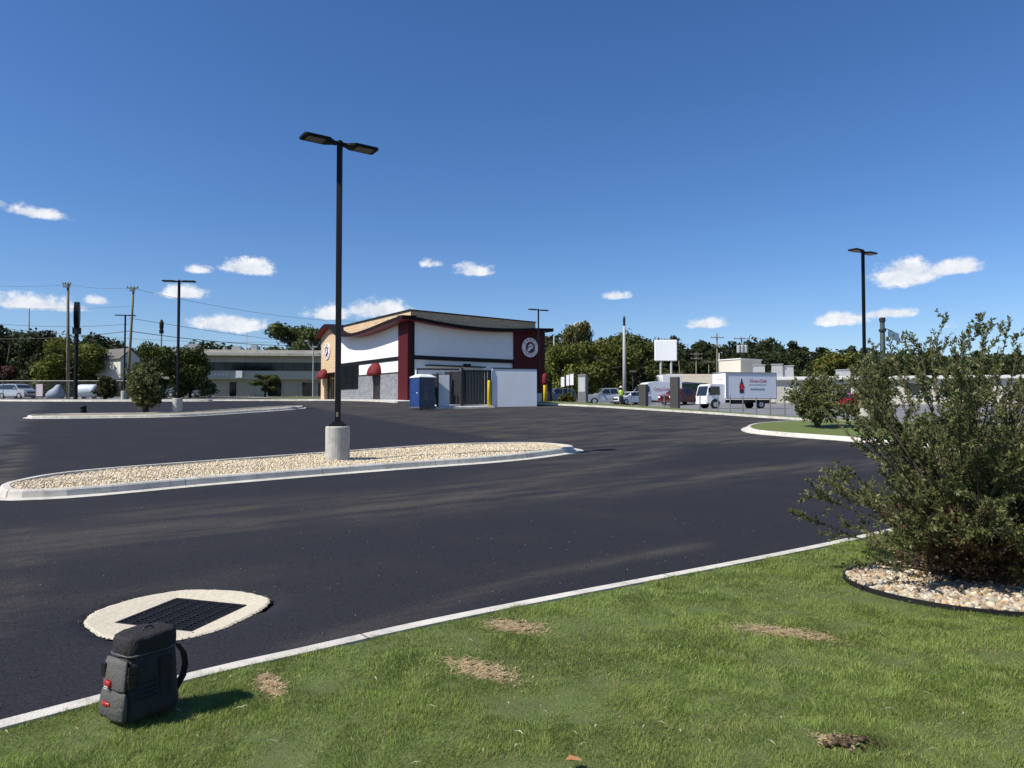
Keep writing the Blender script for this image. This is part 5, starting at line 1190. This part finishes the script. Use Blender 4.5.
# second, plainer box truck behind the van
p = on(668, 98)
t2 = thing('box_truck', 'plain white box truck showing only its roof above the delivery van', 'truck', p, R(10))
mb = MB(); mb.box(-1.2, 1.6, -1.1, 1.1, .9, 3.75); mb.build('cargo_box', cwhite, t2, bevel=.04)
mb = MB(); mb.box(-2.7, -1.3, -1.0, 1.0, .5, 2.2, taper=.1); mb.build('cab', cwhite, t2, bevel=.04); mb = MB(); mb.box(.5, 1.0, -1.115, -1.101, 3.05, 3.4); mb.build('side_marking', marks, t2)
for x in (-2.0, .9):
    for s in (-1, 1): wheel(t2, x, s * .85, .4, .25)

# ------------------------------------------------------------------ drive-through boards and small signs
board = mat('board_dark', (.055, .052, .045), rough=.6)
def menu_board(px, y, w, h, dpt, label, rz, inset=None, m=board):
    p = on(px, y, .1); t = thing('menu_board', label, 'menu board', p, rz, None); mb = MB()
    mb.box(-w / 2, w / 2, -dpt / 2, dpt / 2, -.02, h); mb.build('cabinet', m, t, bevel=.03)
    mb = MB(); mb.box(-.12, .12, -.1, .1, -.2, .25); mb.build('foot', blk, t)
    if inset: mb = MB(); mb.box(-w / 2 + .08, w / 2 - .08, -dpt / 2 - .012, -dpt / 2 - .002, .9, h - .25); mb.build('panel', inset, t)
    return t
menu_board(643.5, 56, .62, 1.75, .5, 'short dark drive-through board between the worker and the delivery van', R(-35))
menu_board(675, 51, .62, 2.25, .45, 'tall dark drive-through board in front of the red pickup', R(-30))
menu_board(583, 57, .75, 2.3, .4, 'grey drive-through board with a pale panel, left of the silver pickup', R(-35), inset=mat('panel_pale', (.45, .46, .46)), m=mat('board_grey', (.15, .15, .15)))
sgw = mat('sign_back_white', (.68, .69, .70), rough=.4)
for (px, y, top, w, h, lb) in ((563, 80, 377, .6, 1.1, 'left of a cluster of small white signs near the restaurant corner'), (568, 81, 375, .5, 1.2, 'middle of a cluster of small white signs near the restaurant corner'), (572, 80, 374, .65, 1.25, 'right and tallest of a cluster of small white signs near the restaurant corner')):
    p = on(px, y); zt = P(px, top, y).z - p.z; t = thing('small_sign', lb, 'sign', p, R(-55), 'small white signs by the restaurant')
    mb = MB(); mb.tube([(0, 0, -.1), (0, 0, zt)], .035, 6); mb.build('post', lens, t)
    mb = MB(); mb.box(-w / 2, w / 2, -.05, -.036, zt - h, zt); mb.build('sign_panel', sgw, t, bevel=.0)
# blank billboard-like pylon sign
p = on(666, 100); zt = P(666, 340, 100).z - p.z; zb = P(666, 361, 100).z - p.z
t = thing('pylon_sign', 'large blank white sign box on two posts above the delivery van', 'sign', p, R(-6))
mb = MB(); mb.box(-1.55, 1.55, -.3, .3, zb, zt); mb.build('sign_box', mat('blank_white', (.85, .85, .85), rough=.4, var=.01), t, bevel=.1)
for x in (-.7, .75): mb = MB(); mb.tube([(x, 0, -.2), (x, 0, zb)], .16, 10); mb.build('post', mat('post_grey', (.42, .43, .43), rough=.5), t)
# round restaurant pylon sign seen edge-on
p = on(75.5, 76); zt = P(75, 302, 76).z - p.z; zb = P(75, 328, 76).z - p.z; r_ = (zt - zb) / 2
t = thing('round_pylon_sign', 'dark round sign seen edge-on atop a black pole on the left', 'sign', p, 0)
Mz = Matrix.Translation((0, 0, zb + r_)) @ Matrix.Rotation(R(28), 4, 'Z') @ Matrix.Rotation(R(90), 4, 'Y')
mb = MB(); mb.lathe([(r_, -.24), (r_, .24), (.01, .24)], 40, Mz); mb.build('sign_drum', blk, t)
mb = MB(); mb.lathe([(r_ * .97, -.25), (r_ * .97, -.245), (.01, -.245)], 40, Mz); mb.build('sign_face', WS, t)
mb = MB(); mb.box(-.3, .3, -.3, .3, zb - .65, zb + .05); mb.build('reader_box', blk, t)
mb = MB(); mb.tube([(0, 0, -.3), (0, 0, zb - .6)], .2, 10); mb.build('pole', blk, t)
# notice sign on left fence
p = on(39, 81.5); t = thing('notice_sign', 'white and pink notice panel in front of the fence on the left', 'sign', p, 0)
mb = MB(); mb.box(-.4, .4, -.03, .03, .35, 1.75); mb.build('panel', mat('notice_pink', (.75, .68, .68), rough=.5, var=.02, col2=(.70, .50, .52), scale=2), t)
for x in (-.36, .36): mb = MB(); mb.box(x - .03, x + .03, .035, .09, -.1, 1.75); mb.build('post', lens, t)
# white tanks behind the left fence
p = on(88, 83); t = thing('storage_tank', 'large pale horizontal tank-like cylinder behind the left fence', 'tank', p, 0)
Mt = Matrix.Translation((0, 0, .95)) @ Matrix.Rotation(R(90), 4, 'Y'); mb = MB(); mb.lathe([(.1, -1.15), (.55, -1.1), (.72, -.95), (.75, -.8), (.75, .8), (.72, .95), (.55, 1.1), (.1, 1.15)], 20, Mt); mb.build('vessel', mat('tank_white', (.62, .66, .72), rough=.5), t, smooth=True)
for x in (-.6, .6): mb = MB(); mb.box(x - .1, x + .1, -.5, .5, -.1, .4); mb.build('saddle', pconc, t)
p = on(55, 84); t = thing('covered_load', 'pale blue-grey tarpaulin covered heap behind the left fence', 'covered load', p, 0)
V = rbox_sections([(0, .95, .8, 0, 0), (.5, 1.0, .85, 0, 0), (.9, .8, .7, .12, 0), (1.3, .42, .4, .3, 0), (1.6, .3, .2, .38, 0), (1.68, .12, .1, .4, 0)], n=20, e=2.3); V.build('tarpaulin', mat('tarp', (.26, .30, .37), rough=.6, bump=.5, bscale=4), t, smooth=True)
p = at(83, 413.5); t = thing('trash_bin', 'small squat black bin standing on the asphalt behind the left island', 'bin', p); t.scale = (.8, .8, .6)
mb = MB(); mb.lathe([(.2, 0), (.26, .05), (.27, .38), (.24, .42), (.2, .43), (.2, .5), (.24, .54), (.26, .75), (.22, .82), (.01, .83)], 16); mb.build('drum', mat('bin_black', (.008, .008, .008), rough=.8), t)

# ------------------------------------------------------------------ fences
def linkmat():
    m = bpy.data.materials.new('chain_link'); m.use_nodes = True; t = m.node_tree; b = t.nodes['Principled BSDF']; b.inputs['Base Color'].default_value = (.16, .17, .17, 1); b.inputs['Metallic'].default_value = .0; b.inputs['Roughness'].default_value = .5
    s = N(t, 'ShaderNodeSeparateXYZ'); t.links.new(N(t, 'ShaderNodeTexCoord').outputs['Object'], s.inputs[0])
    a = mth(t, 'LESS_THAN', mth(t, 'FRACT', mth(t, 'MULTIPLY', mth(t, 'ADD', s.outputs[0], s.outputs[2]), 14)), .05); c = mth(t, 'LESS_THAN', mth(t, 'FRACT', mth(t, 'MULTIPLY', mth(t, 'SUBTRACT', s.outputs[0], s.outputs[2]), 14)), .05)
    t.links.new(mth(t, 'MAXIMUM', a, c), b.inputs['Alpha']); return m
LK = linkmat(); galv = mat('galvanised', (.22, .23, .23), rough=.5, metal=.4)
def fence(label, a, b, h, sp_, mesh=True, rail=True):
    a = Vector(a); b = Vector(b); d = b - a; L = d.length; t = thing('chain_link_fence', label, 'fence', (a.x, a.y, float(G(a.x, a.y))), math.atan2(d.y, d.x)); n = max(1, int(L / sp_)); z0 = float(G(a.x, a.y))
    zz = [float(G(*(a + d * i / n)[:2])) - z0 for i in range(n + 1)]
    for i in range(n + 1): mb = MB(); mb.tube([(L * i / n, 0, zz[i] - .1), (L * i / n, 0, zz[i] + h)], .04, 6); mb.build('post', galv, t)
    if rail: mb = MB(); mb.tube([(L * i / n, 0, zz[i] + h - .03) for i in range(n + 1)], .03, 5); mb.build('top_rail', galv, t)
    if mesh:
        mb = MB()
        for i in range(n): mb.add([(L * i / n, .0, zz[i] + .05), (L * (i + 1) / n, .0, zz[i + 1] + .05), (L * (i + 1) / n, .0, zz[i + 1] + h - .05), (L * i / n, .0, zz[i] + h - .05)], [(0, 1, 2, 3)])
        mb.build('wire_mesh', LK, t)
    return t
pa, pb = on(-30, 80.5), on(134, 80.5); fence('chain-link fence in front of the yard and the left trees', (pa.x, pa.y), (pb.x, pb.y), 2.15, 3.2)
pa, pb = on(601, 59), on(700, 52); fence('low chain-link fence along the verge in front of the silver pickup and van', (pa.x, pa.y), (pb.x, pb.y), 1.2, 2.6, mesh=False, rail=False)
pa, pb = on(718, 50.5), on(800, 44); fence('low chain-link fence along the verge in front of the box truck', (pa.x, pa.y), (pb.x, pb.y), 1.25, 1.1 * 1.0, mesh=False, rail=False)

# ------------------------------------------------------------------ utility poles, masts and wires
wood_ = mat('pole_wood', (.20, .165, .11), rough=.9, scale=3, col2=(.13, .11, .075))
def upole(px, y, top, label, lean=0, r=.15, arms=(), m=None, name='utility_pole', cat='utility pole', extra=None, rz=0):
    p = on(px, y); h = P(px, top, y).z - p.z; t = thing(name, label, cat, p, rz)
    mb = MB(); mb.tube([(0, 0, -.3), (lean * .5, 0, h * .5), (lean, 0, h)], [r, r * .85, r * .68], 10); mb.build('pole', m or wood_, t, smooth=True)
    for (dz, w) in arms:
        mb = MB(); x = lean * (1 - dz / h); mb.box(x - w / 2, x + w / 2, -r - .1, -r, h - dz - .06, h - dz + .06); cr = mb.build('crossarm', m or wood_, t)
        for k in (-.45, -.15, .15, .45): mb = MB(); mb.lathe([(.05, 0), (.06, .06), (.03, .12), (.045, .18), (.01, .2)], 8, Matrix.Translation((x + k * w, -r - .05, h - dz + .06))); mb.build('insulator', lens, cr)
    return t, h
A1, h1 = upole(68, 83, 283, 'tall utility pole left of the round pylon sign', r=.20, arms=((.15, 1.0), (.5, .8)), lean=-.25)
A2, h2 = upole(127, 80, 287, 'leaning utility pole with short crossarms in the left group', r=.17, arms=((.15, 1.3), (.45, .6)), lean=.55)
upole(27.5, 140, 309, 'thin bare pole rising above the trees at the far left', r=.14)
A3, h3 = upole(160.5, 105, 320, 'short dark pole with a stacked insulator top above the dense green tree', r=.14)
mb = MB(); mb.lathe([(.3, h3 - 2), (.32, h3 - 1.5), (.2, h3 - 1.4), (.3, h3 - 1.2), (.3, h3 - .4), (.15, h3), (.01, h3 + .1)], 10); mb.build('insulator_stack', blk, A3)
upole(246, 150, 333, 'slender mast above the low office building roof', r=.09, m=galv)
mgrey = mat('mast_grey', (.36, .37, .37), rough=.6)
M1, hm = upole(624.5, 92, 326, 'tall pale grey steel mast between the restaurant and the white sign box', r=.26, m=mgrey, name='steel_mast', cat='mast')
mb = MB(); mb.lathe([(.1, hm), (.16, hm + .1), (.17, hm + 1.0), (.05, hm + 1.3), (.01, hm + 1.4)], 10); mb.build('antenna', slat, M1)
upole(717.5, 120, 333, 'utility pole with crossarm rising behind the cream roof-top box', r=.17, arms=((.8, 2.2), (2.2, 2.0)))
M2, h_ = upole(742, 115, 337, 'utility pole carrying round transformers behind the roof-top box', r=.16, arms=((.3, 2.6),))
for x in (-.55, 0, .6): mb = MB(); mb.lathe([(.3, h_ - 2.6), (.34, h_ - 2.5), (.34, h_ - 1.5), (.28, h_ - 1.35), (.01, h_ - 1.33)], 14, Matrix.Translation((x, -.35, 0))); mb.build('transformer', mgrey, M2)
upole(696.5, 112, 353, 'short utility pole with two crossarms left of the roof-top box', r=.14, arms=((.2, 1.9), (.9, 1.8)))
upole(709, 125, 361, 'shortest utility pole with a single crossarm just left of the roof-top box', r=.12, arms=((.2, 1.8),))
upole(682, 118, 361, 'thin leaning pole just right of the white sign box', r=.1, lean=-.5)
upole(633, 84, 372, 'small dark area light pole just right of the pale grey mast', r=.07, m=slat, arms=((.05, .7),))
upole(719.5, 118, 353, 'short pale post beside the tall crossarm pole', r=.14, m=mgrey, name='post', cat='post')
upole(554, 100, 336, 'pale wooden pole half hidden in the light green tree by the restaurant', r=.12, m=mgrey)
M3, h_ = upole(883.5, 62, 319, 'thick dark green pole with a small blue flag above the large shrub', r=.27, m=mat('green_pole', (.03, .05, .05), rough=.6), name='steel_pole', cat='pole')
mb = MB(); mb.lathe([(.30, h_ - 1.1), (.30, h_ - .9)], 12); mb.lathe([(.24, h_ - .25), (.26, h_ + .05), (.2, h_ + .12)], 12); mb.build('band', slat, M3)
mb = MB(); mb.tube([(.2, 0, h_ - .8), (.9, -.1, h_ - 1.1)], .03, 6); mb.build('flag_arm', slat, M3)
mb = MB(); mb.add([(.45, -.05, h_ - .95), (1.35, -.15, h_ - 1.3), (1.4, -.15, h_ - 2.1), (.5, -.02, h_ - 1.6)], [(0, 1, 2, 3)]); fl = mb.build('flag', mat('flag_blue', (.12, .2, .28), rough=.7), M3); fl.modifiers.new('s', 'SOLIDIFY').thickness = .02
# curved-arm street lamps beside the office
p = on(313, 90); t = thing('street_lamp', 'slim grey street lamp with angled arm beside the restaurant entry tower', 'street lamp', p); h = P(313, 345, 90).z - p.z
mb = MB(); mb.tube([(0, 0, -.1), (0, 0, h - .6), (-.15, 0, h)], [.10, .08, .06], 8); mb.build('pole', mgrey, t); mb = MB(); mb.tube([(-.0, 0, h - .7), (-.5, 0, h - .1), (-.8, 0, h + .5)], .05, 6); mb.build('arm', mgrey, t)
mb = MB(); mb.box(-1.1, -.65, -.12, .12, h + .45, h + .6); mb.box(.0, .45, -.12, .12, h - .3, h - .15); mb.build('lamp_head', mgrey, t)
# wires
wm = mat('wire', (.035, .037, .04), rough=.6)
def wire(label, a, b, sag, r=.022):
    pts = []
    for i in range(25):
        t = i / 24; p = a.lerp(b, t); p = p.copy(); p.z -= sag * 4 * t * (1 - t); pts.append(p)
    mb = MB(); mb.tube(pts, r, 5, cap=False); return tag(mb.build('power_line', wm, smooth=True), label, 'power line', 'overhead wires in the left sky')
wire('upper thin wire joining the tops of the two left utility poles', P(66, 284, 83), P(129, 288, 80), .25, .015)
wire('thin wire running left from the top of the tall utility pole to the left edge', P(-120, 270, 83), P(66, 285, 83), .8, .015)
wire('thin wire from the leaning pole top sloping right to behind the restaurant', P(131, 288, 80), P(420, 318, 150), 2.0, .02)
wire('heaviest black wire dipping low across the left sky toward the restaurant', P(-60, 336, 84), P(129, 331, 80), .6, .035)
wire('heavy black wire from the leaning pole down to the large tree', P(129, 331, 80), P(345, 345, 110), .7, .04)
wire('middle wire at the level of the far light pole arms, left part', P(-60, 316, 84), P(129, 324, 80), .7, .022)
wire('middle wire continuing right from the leaning pole over the office roof', P(129, 318, 80), P(345, 347, 120), .3, .025)
wire('second middle wire passing just above the office building roof', P(-60, 322, 84), P(345, 340, 120), 1.2, .02)
wire('faint wire running high between the left poles', P(-60, 303, 84), P(130, 306, 80), .5, .014)
w_ = wire('wire strung across the dark trees behind the delivery van', P(560, 363, 100), P(700, 362, 105), .6, .03); w_['group'] = 'wires across the trees on the right'
w_ = wire('wire strung across the trees left of the grey mast', P(556, 366, 100), P(625, 366, 92), .4, .03); w_['group'] = 'wires across the trees on the right'

# ------------------------------------------------------------------ low office building
bo = on(160, 104); oz = bo.z - .2
off_ = thing('office_building', 'long low two-storey office building with a dark ribbon window and flat pale roof', 'building', (bo.x, bo.y, oz), R(6))
conw = mat('office_wall', (.42, .38, .31), rough=.9, var=.08, scale=.8); conl = mat('office_fascia', (.46, .44, .38), rough=.9, var=.12, scale=1, col2=(.36, .33, .27)); offd = mat('office_dark_glass', (.010, .011, .013), rough=.12, var=.1)
mb = MB(); mb.box(2.5, 30, 0, 14, -.5, 2.7); mb.build('ground_floor_wall', conw, off_)
mb = MB(); mb.box(2.0, 30, -.8, 14, 2.7, 3.95); mb.build('spandrel', mat('spandrel', (.47, .43, .36), rough=.9, var=.06), off_)
mb = MB(); mb.box(2.2, 30, -.5, 14, 3.95, 5.2); rb = mb.build('ribbon_window', offd, off_)
mb = MB()
for i in range(17): mb.box(2.6 + i * 1.65, 2.68 + i * 1.65, -.56, -.5, 3.96, 5.19)
mb.build('mullions', mat('mullion_dark', (.03, .03, .03)), rb)
mb = MB(); mb.box(1.2, 30, -.9, 14, 5.2, 6.1); mb.build('upper_fascia', conw, off_)
mb = MB(); mb.box(.4, 30.5, -1.9, 15, 6.1, 6.6); mb.box(1.2, 26, -1.2, 14, 6.6, 7.0); mb.build('roof_slab', conl, off_, bevel=.03)
for i, (a, b) in enumerate(((15.3, 17.3), (20.3, 22.0), (22.6, 24.2), (25.3, 27.5), (9.8, 10.8))):
    mb = MB(); mb.box(a, b, -.05, -.01, .1, 2.3); w_ = mb.build('shopfront_window', offd, off_)
    mb = MB(); mb.box(a - .07, a, -.08, .0, .1, 2.3); mb.box(b, b + .07, -.08, 0, .1, 2.3); mb.box(a - .07, b + .07, -.08, 0, 2.3, 2.4); mb.build('frame', conl, w_)
for a in (5, 7.5, 12.5, 14.4, 19.5, 24.8): mb = MB(); mb.box(a, a + .12, -.06, -.005, -.3, 2.68); mb.build('pilaster', conl, off_)
mb = MB(); mb.box(11.0, 11.9, -1.2, -.85, 2.9, 3.95); mb.build('hanging_sign', sgw, off_)
mb = MB()
for i, c in enumerate([7.2, 7.75, 8.3, 8.85, 9.4]): mb.box(c, c + .38, -.86, -.81, 3.2, 3.6)
mb.build('sign_letters', mat('letter_grey', (.6, .6, .6)), off_); mb = MB(); mb.box(6.4, 6.9, -.87, -.81, 3.1, 3.7); mb.build('sign_emblem', BK, off_)
for (x, w, h) in ((2.6, 1.6, 1.1), (9.2, 1.3, .8), (12.0, .9, 1.0), (7.9, .3, .7)): mb = MB(); mb.box(x, x + w, 3, 4.5, 7.0, 7.0 + h); mb.box(x + .1, x + w - .1, 3.1, 4.4, 7.0 + h, 7.1 + h); mb.build('roof_unit', mgrey, off_)
mb = MB(); mb.box(-3.5, 2.5, 2, 3, -.3, 2.6); mb.build('carport_wall', offd, off_)
mb = MB(); mb.box(-4, 2.3, -.8, 8, 2.7, 3.1); mb.build('carport_roof', conw, off_)
# hillside house on the left
p = on(119, 98); hz = thing('hillside_house', 'narrow cream gabled house between the left trees, sunlit side wall', 'house', (p.x, p.y, p.z), R(-38)); hz.scale = (.62, .62, 1); hz.rotation_euler = (0, 0, R(62))
cream = mat('house_cream', (.66, .62, .52), rough=.85, var=.05)
zt = P(121, 359, 98).z - p.z
mb = MB(); mb.box(-2.4, 2.4, -4, 4, 2.3, zt); mb.prism([(-2.4, zt), (2.4, zt), (0, zt + 1.2)], -4, 4, lambda q, a: Vector((q[0], a, q[1]))); mb.build('wall', cream, hz)
mb = MB(); mb.add([(-2.8, -4.4, zt - .2), (-2.8, 4.4, zt - .2), (0, 4.4, zt + 1.3), (0, -4.4, zt + 1.3)], [(0, 1, 2, 3)]); mb.add([(2.8, -4.4, zt - .2), (2.8, 4.4, zt - .2), (0, 4.4, zt + 1.3), (0, -4.4, zt + 1.3)], [(3, 2, 1, 0)]); rf = mb.build('roof', mat('shingle', (.14, .13, .12), rough=.9), hz); rf.modifiers.new('s', 'SOLIDIFY').thickness = .15
for (x, z) in ((-.9, zt - 1.7), (.9, zt - 1.7), (-.9, zt - 3.6), (.9, zt - 3.6)): mb = MB(); mb.box(x - .4, x + .4, -4.06, -4.0, z, z + 1.1); w_ = mb.build('window', glass(), hz); mb = MB(); mb.box(x - .48, x + .48, -4.1, -4.062, z - .1, z); mb.build('sill', WS, w_)
mb = MB()
for a in (-2.2, 2.2):
    for b in (-3.8, 0, 3.8): mb.box(a - .12, a + .12, b - .12, b + .12, -.3, 2.3)
mb.build('stilts', wood_, hz)

# ------------------------------------------------------------------ cream building on the right
p = on(772, 84); 
cb = thing('cream_building', 'long single-storey cream building with white flat roof behind the box truck', 'building', (p.x, p.y, p.z), R(-13))
cw = mat('cream_wall', (.62, .57, .47), rough=.85, var=.06); tw = mat('roof_white', (.74, .72, .66), rough=.8, var=.05)
zt = P(772, 377, 84).z - p.z
mb = MB(); mb.box(-4.6, 40, 0, 14, -.5, zt - .35); mb.build('wall', cw, cb)
mb = MB(); mb.box(-5.0, 40.5, -.45, 15, zt - .35, zt); mb.build('roof', tw, cb, bevel=.02)
mb = MB(); mb.box(-4.9, 40.4, -.46, -.40, zt - .42, zt - .352); mb.build('gutter', mgrey, cb)
for i in range(9):
    a = 3.5 + i * 3.6; mb = MB(); mb.box(a, a + 1.5, -.05, -.005, .9, 2.3); w_ = mb.build('window', glass(), cb); mb = MB(); mb.box(a - .08, a + 1.58, -.09, -.051, .8, .9); mb.box(a - .08, a + 1.58, -.09, -.051, 2.3, 2.4); mb.build('frame', tw, w_)
mb = MB(); mb.box(.3, 1.4, -.05, -.005, 0, 2.1); mb.build('door', mat('door_cream', (.5, .46, .38)), cb)
# roof-top box
q0 = P(723, 378, 92); 
rbx = MB(); rbx.box(0, 4.3, 0, 3.4, -.1, P(723, 358, 92).z - q0.z); xx = rbx.build('rooftop_house', cw, cb); xx.parent = None
loc_ = Vector((q0.x, q0.y, 0)) - Vector((p.x, p.y, 0)); Rz = Matrix.Rotation(R(13), 3, 'Z'); l3 = Rz @ loc_; xx.parent = cb; xx.location = (l3.x + 2.2, l3.y, zt); xx.rotation_euler = (0, 0, R(48))
mb = MB(); mb.box(-.12, 4.42, -.12, 3.52, 2.6, 2.72); rc = mb.build('cap', tw, xx)
for (px, w, h, pz) in ((759, 1.4, 1.7, 0), (777, 1.3, 1.8, 0), (787, 1.5, 1.6, 0), (843, 1.6, 1.1, 0), (868, 1.4, .9, 0)):
    q0 = P(px, 377, 90); l3 = Rz @ (Vector((q0.x, q0.y, 0)) - Vector((p.x, p.y, 0))); mb = MB(); mb.box(-w / 2, w / 2, -.5, .5, 0, h, taper=.05); mb.box(-w / 2 - .05, w / 2 + .05, -.55, .55, h, h + .08)
    o = mb.build('roof_unit', mgrey if px != 778 else tw, cb); o.location = (l3.x, l3.y, zt)
# small green-trimmed building left of it
p = on(700, 103); t = thing('small_building', 'small building with green trim and tan pitched roof behind the red pickup', 'building', p, R(6))
zt = P(700, 384, 103).z - p.z; grn = mat('green_trim', (.04, .16, .12), rough=.6)
mb = MB(); mb.box(-3.4, 4, 0, 7, -.3, zt); mb.build('wall', mat('wall_white', (.6, .62, .6)), t)
mb = MB(); mb.box(-3.5, 4.1, -.08, -.01, zt - .6, zt); mb.build('green_band', grn, t)
mb = MB(); mb.prism([(-.8, zt), (7.8, zt), (3.5, zt + 1.6)], -3.9, 4.6, lambda q, a: Vector((a, q[0], q[1]))); mb.build('roof', mat('tan_roof', (.42, .37, .29), rough=.9), t)
for i in range(4): a = -3 + i * 1.8; mb = MB(); mb.box(a, a + 1, -.06, -.005, .9, 2.0); mb.build('window', glass(), t)

# ------------------------------------------------------------------ worker in hi-vis
def skin_body(name, joints, edges, parent, m, sub=1):
    me = bpy.data.meshes.new(name); me.from_pydata([j[0] for j in joints], edges, []); o = bpy.data.objects.new(name, me); COL.objects.link(o); o.parent = parent
    md = o.modifiers.new('skin', 'SKIN'); md.use_smooth_shade = True
    for i, j in enumerate(joints): me.skin_vertices[0].data[i].radius = (j[1], j[2] if len(j) > 2 else j[1])
    me.skin_vertices[0].data[0].use_root = True; s = o.modifiers.new('sub', 'SUBSURF'); s.levels = sub; s.render_levels = sub; me.materials.append(m); return o
p = on(621, 61, .02); pz = P(621, 405.8, 61).z
wk = thing('person', 'person in yellow-green safety vest and pale hat standing on the verge', 'person', (p.x, p.y, p.z), R(20))
J = [((0, 0, .95), .15, .11), ((0, 0, 1.15), .15, .11), ((0, 0, 1.38), .17, .11), ((0, 0, 1.50), .06, .06), ((0, 0, 1.58), .09, .1), ((0, 0, 1.70), .085, .1),
     ((.19, 0, 1.42), .06), ((.24, -.05, 1.15), .045), ((.20, -.25, 1.0), .035), ((-.19, 0, 1.42), .06), ((-.25, -.08, 1.16), .045), ((-.22, -.30, 1.05), .035),
     ((.10, 0, .85), .09), ((.12, -.04, .48), .065), ((.13, .02, .08), .045), ((.13, -.13, .04), .04), ((-.10, 0, .85), .09), ((-.13, -.12, .48), .065), ((-.15, -.02, .08), .045), ((-.15, -.17, .04), .04)]
E = [(0, 1), (1, 2), (2, 3), (3, 4), (4, 5), (2, 6), (6, 7), (7, 8), (2, 9), (9, 10), (10, 11), (0, 12), (12, 13), (13, 14), (14, 15), (0, 16), (16, 17), (17, 18), (18, 19)]
skin_body('body', J, E, wk, mat('skin_dark', (.28, .16, .10), rough=.6))
mb = rbox_sections([(.98, .20, .15, 0, 0), (1.1, .20, .15, 0, 0), (1.3, .22, .15, 0, 0), (1.45, .2, .13, 0, 0), (1.5, .1, .09, 0, 0)], n=18, e=2.4); mb.build('safety_vest', mat('hivis', (.50, .72, .04), rough=.6), wk, smooth=True)
mb = MB()
for s in (-1, 1): mb.tube([(s * .10, 0, .98), (s * .125, -.05 if s > 0 else -.11, .5), (s * .14, .02, .12)], [.125, .1, .075], 10)
mb.build('trousers', mat('trousers', (.05, .05, .06), rough=.8), wk, smooth=True)
mb = MB(); mb.lathe([(.25, 1.72), (.25, 1.735), (.12, 1.75), (.11, 1.84), (.05, 1.87), (.01, 1.87)], 18); mb.build('hat', mat('hat_pale', (.65, .50, .36), rough=.7), wk, smooth=True)
p = on(614.5, 61); mw = thing('push_mower', 'small dark wheeled machine on the verge beside the worker', 'mower', p, R(15))
mb = MB(); mb.box(-.3, .3, -.25, .25, .12, .32, taper=.05); mb.lathe([(.13, .32), (.14, .5), (.08, .55)], 12); mb.build('deck', mat('mower_dark', (.03, .03, .032)), mw, bevel=.03)
for x in (-.28, .28):
    for y in (-.27, .27): mb = MB(); mb.lathe([(.11, -.03), (.11, .03)], 12, Matrix.Translation((x, y, .11)) @ Matrix.Rotation(R(90), 4, 'X')); mb.build('wheel', tyre, mw)
mb = MB(); mb.tube([(.28, -.2, .3), (.75, -.2, .95), (.75, .2, .95), (.28, .2, .3)], .015, 6); mb.build('handle', slat, mw)
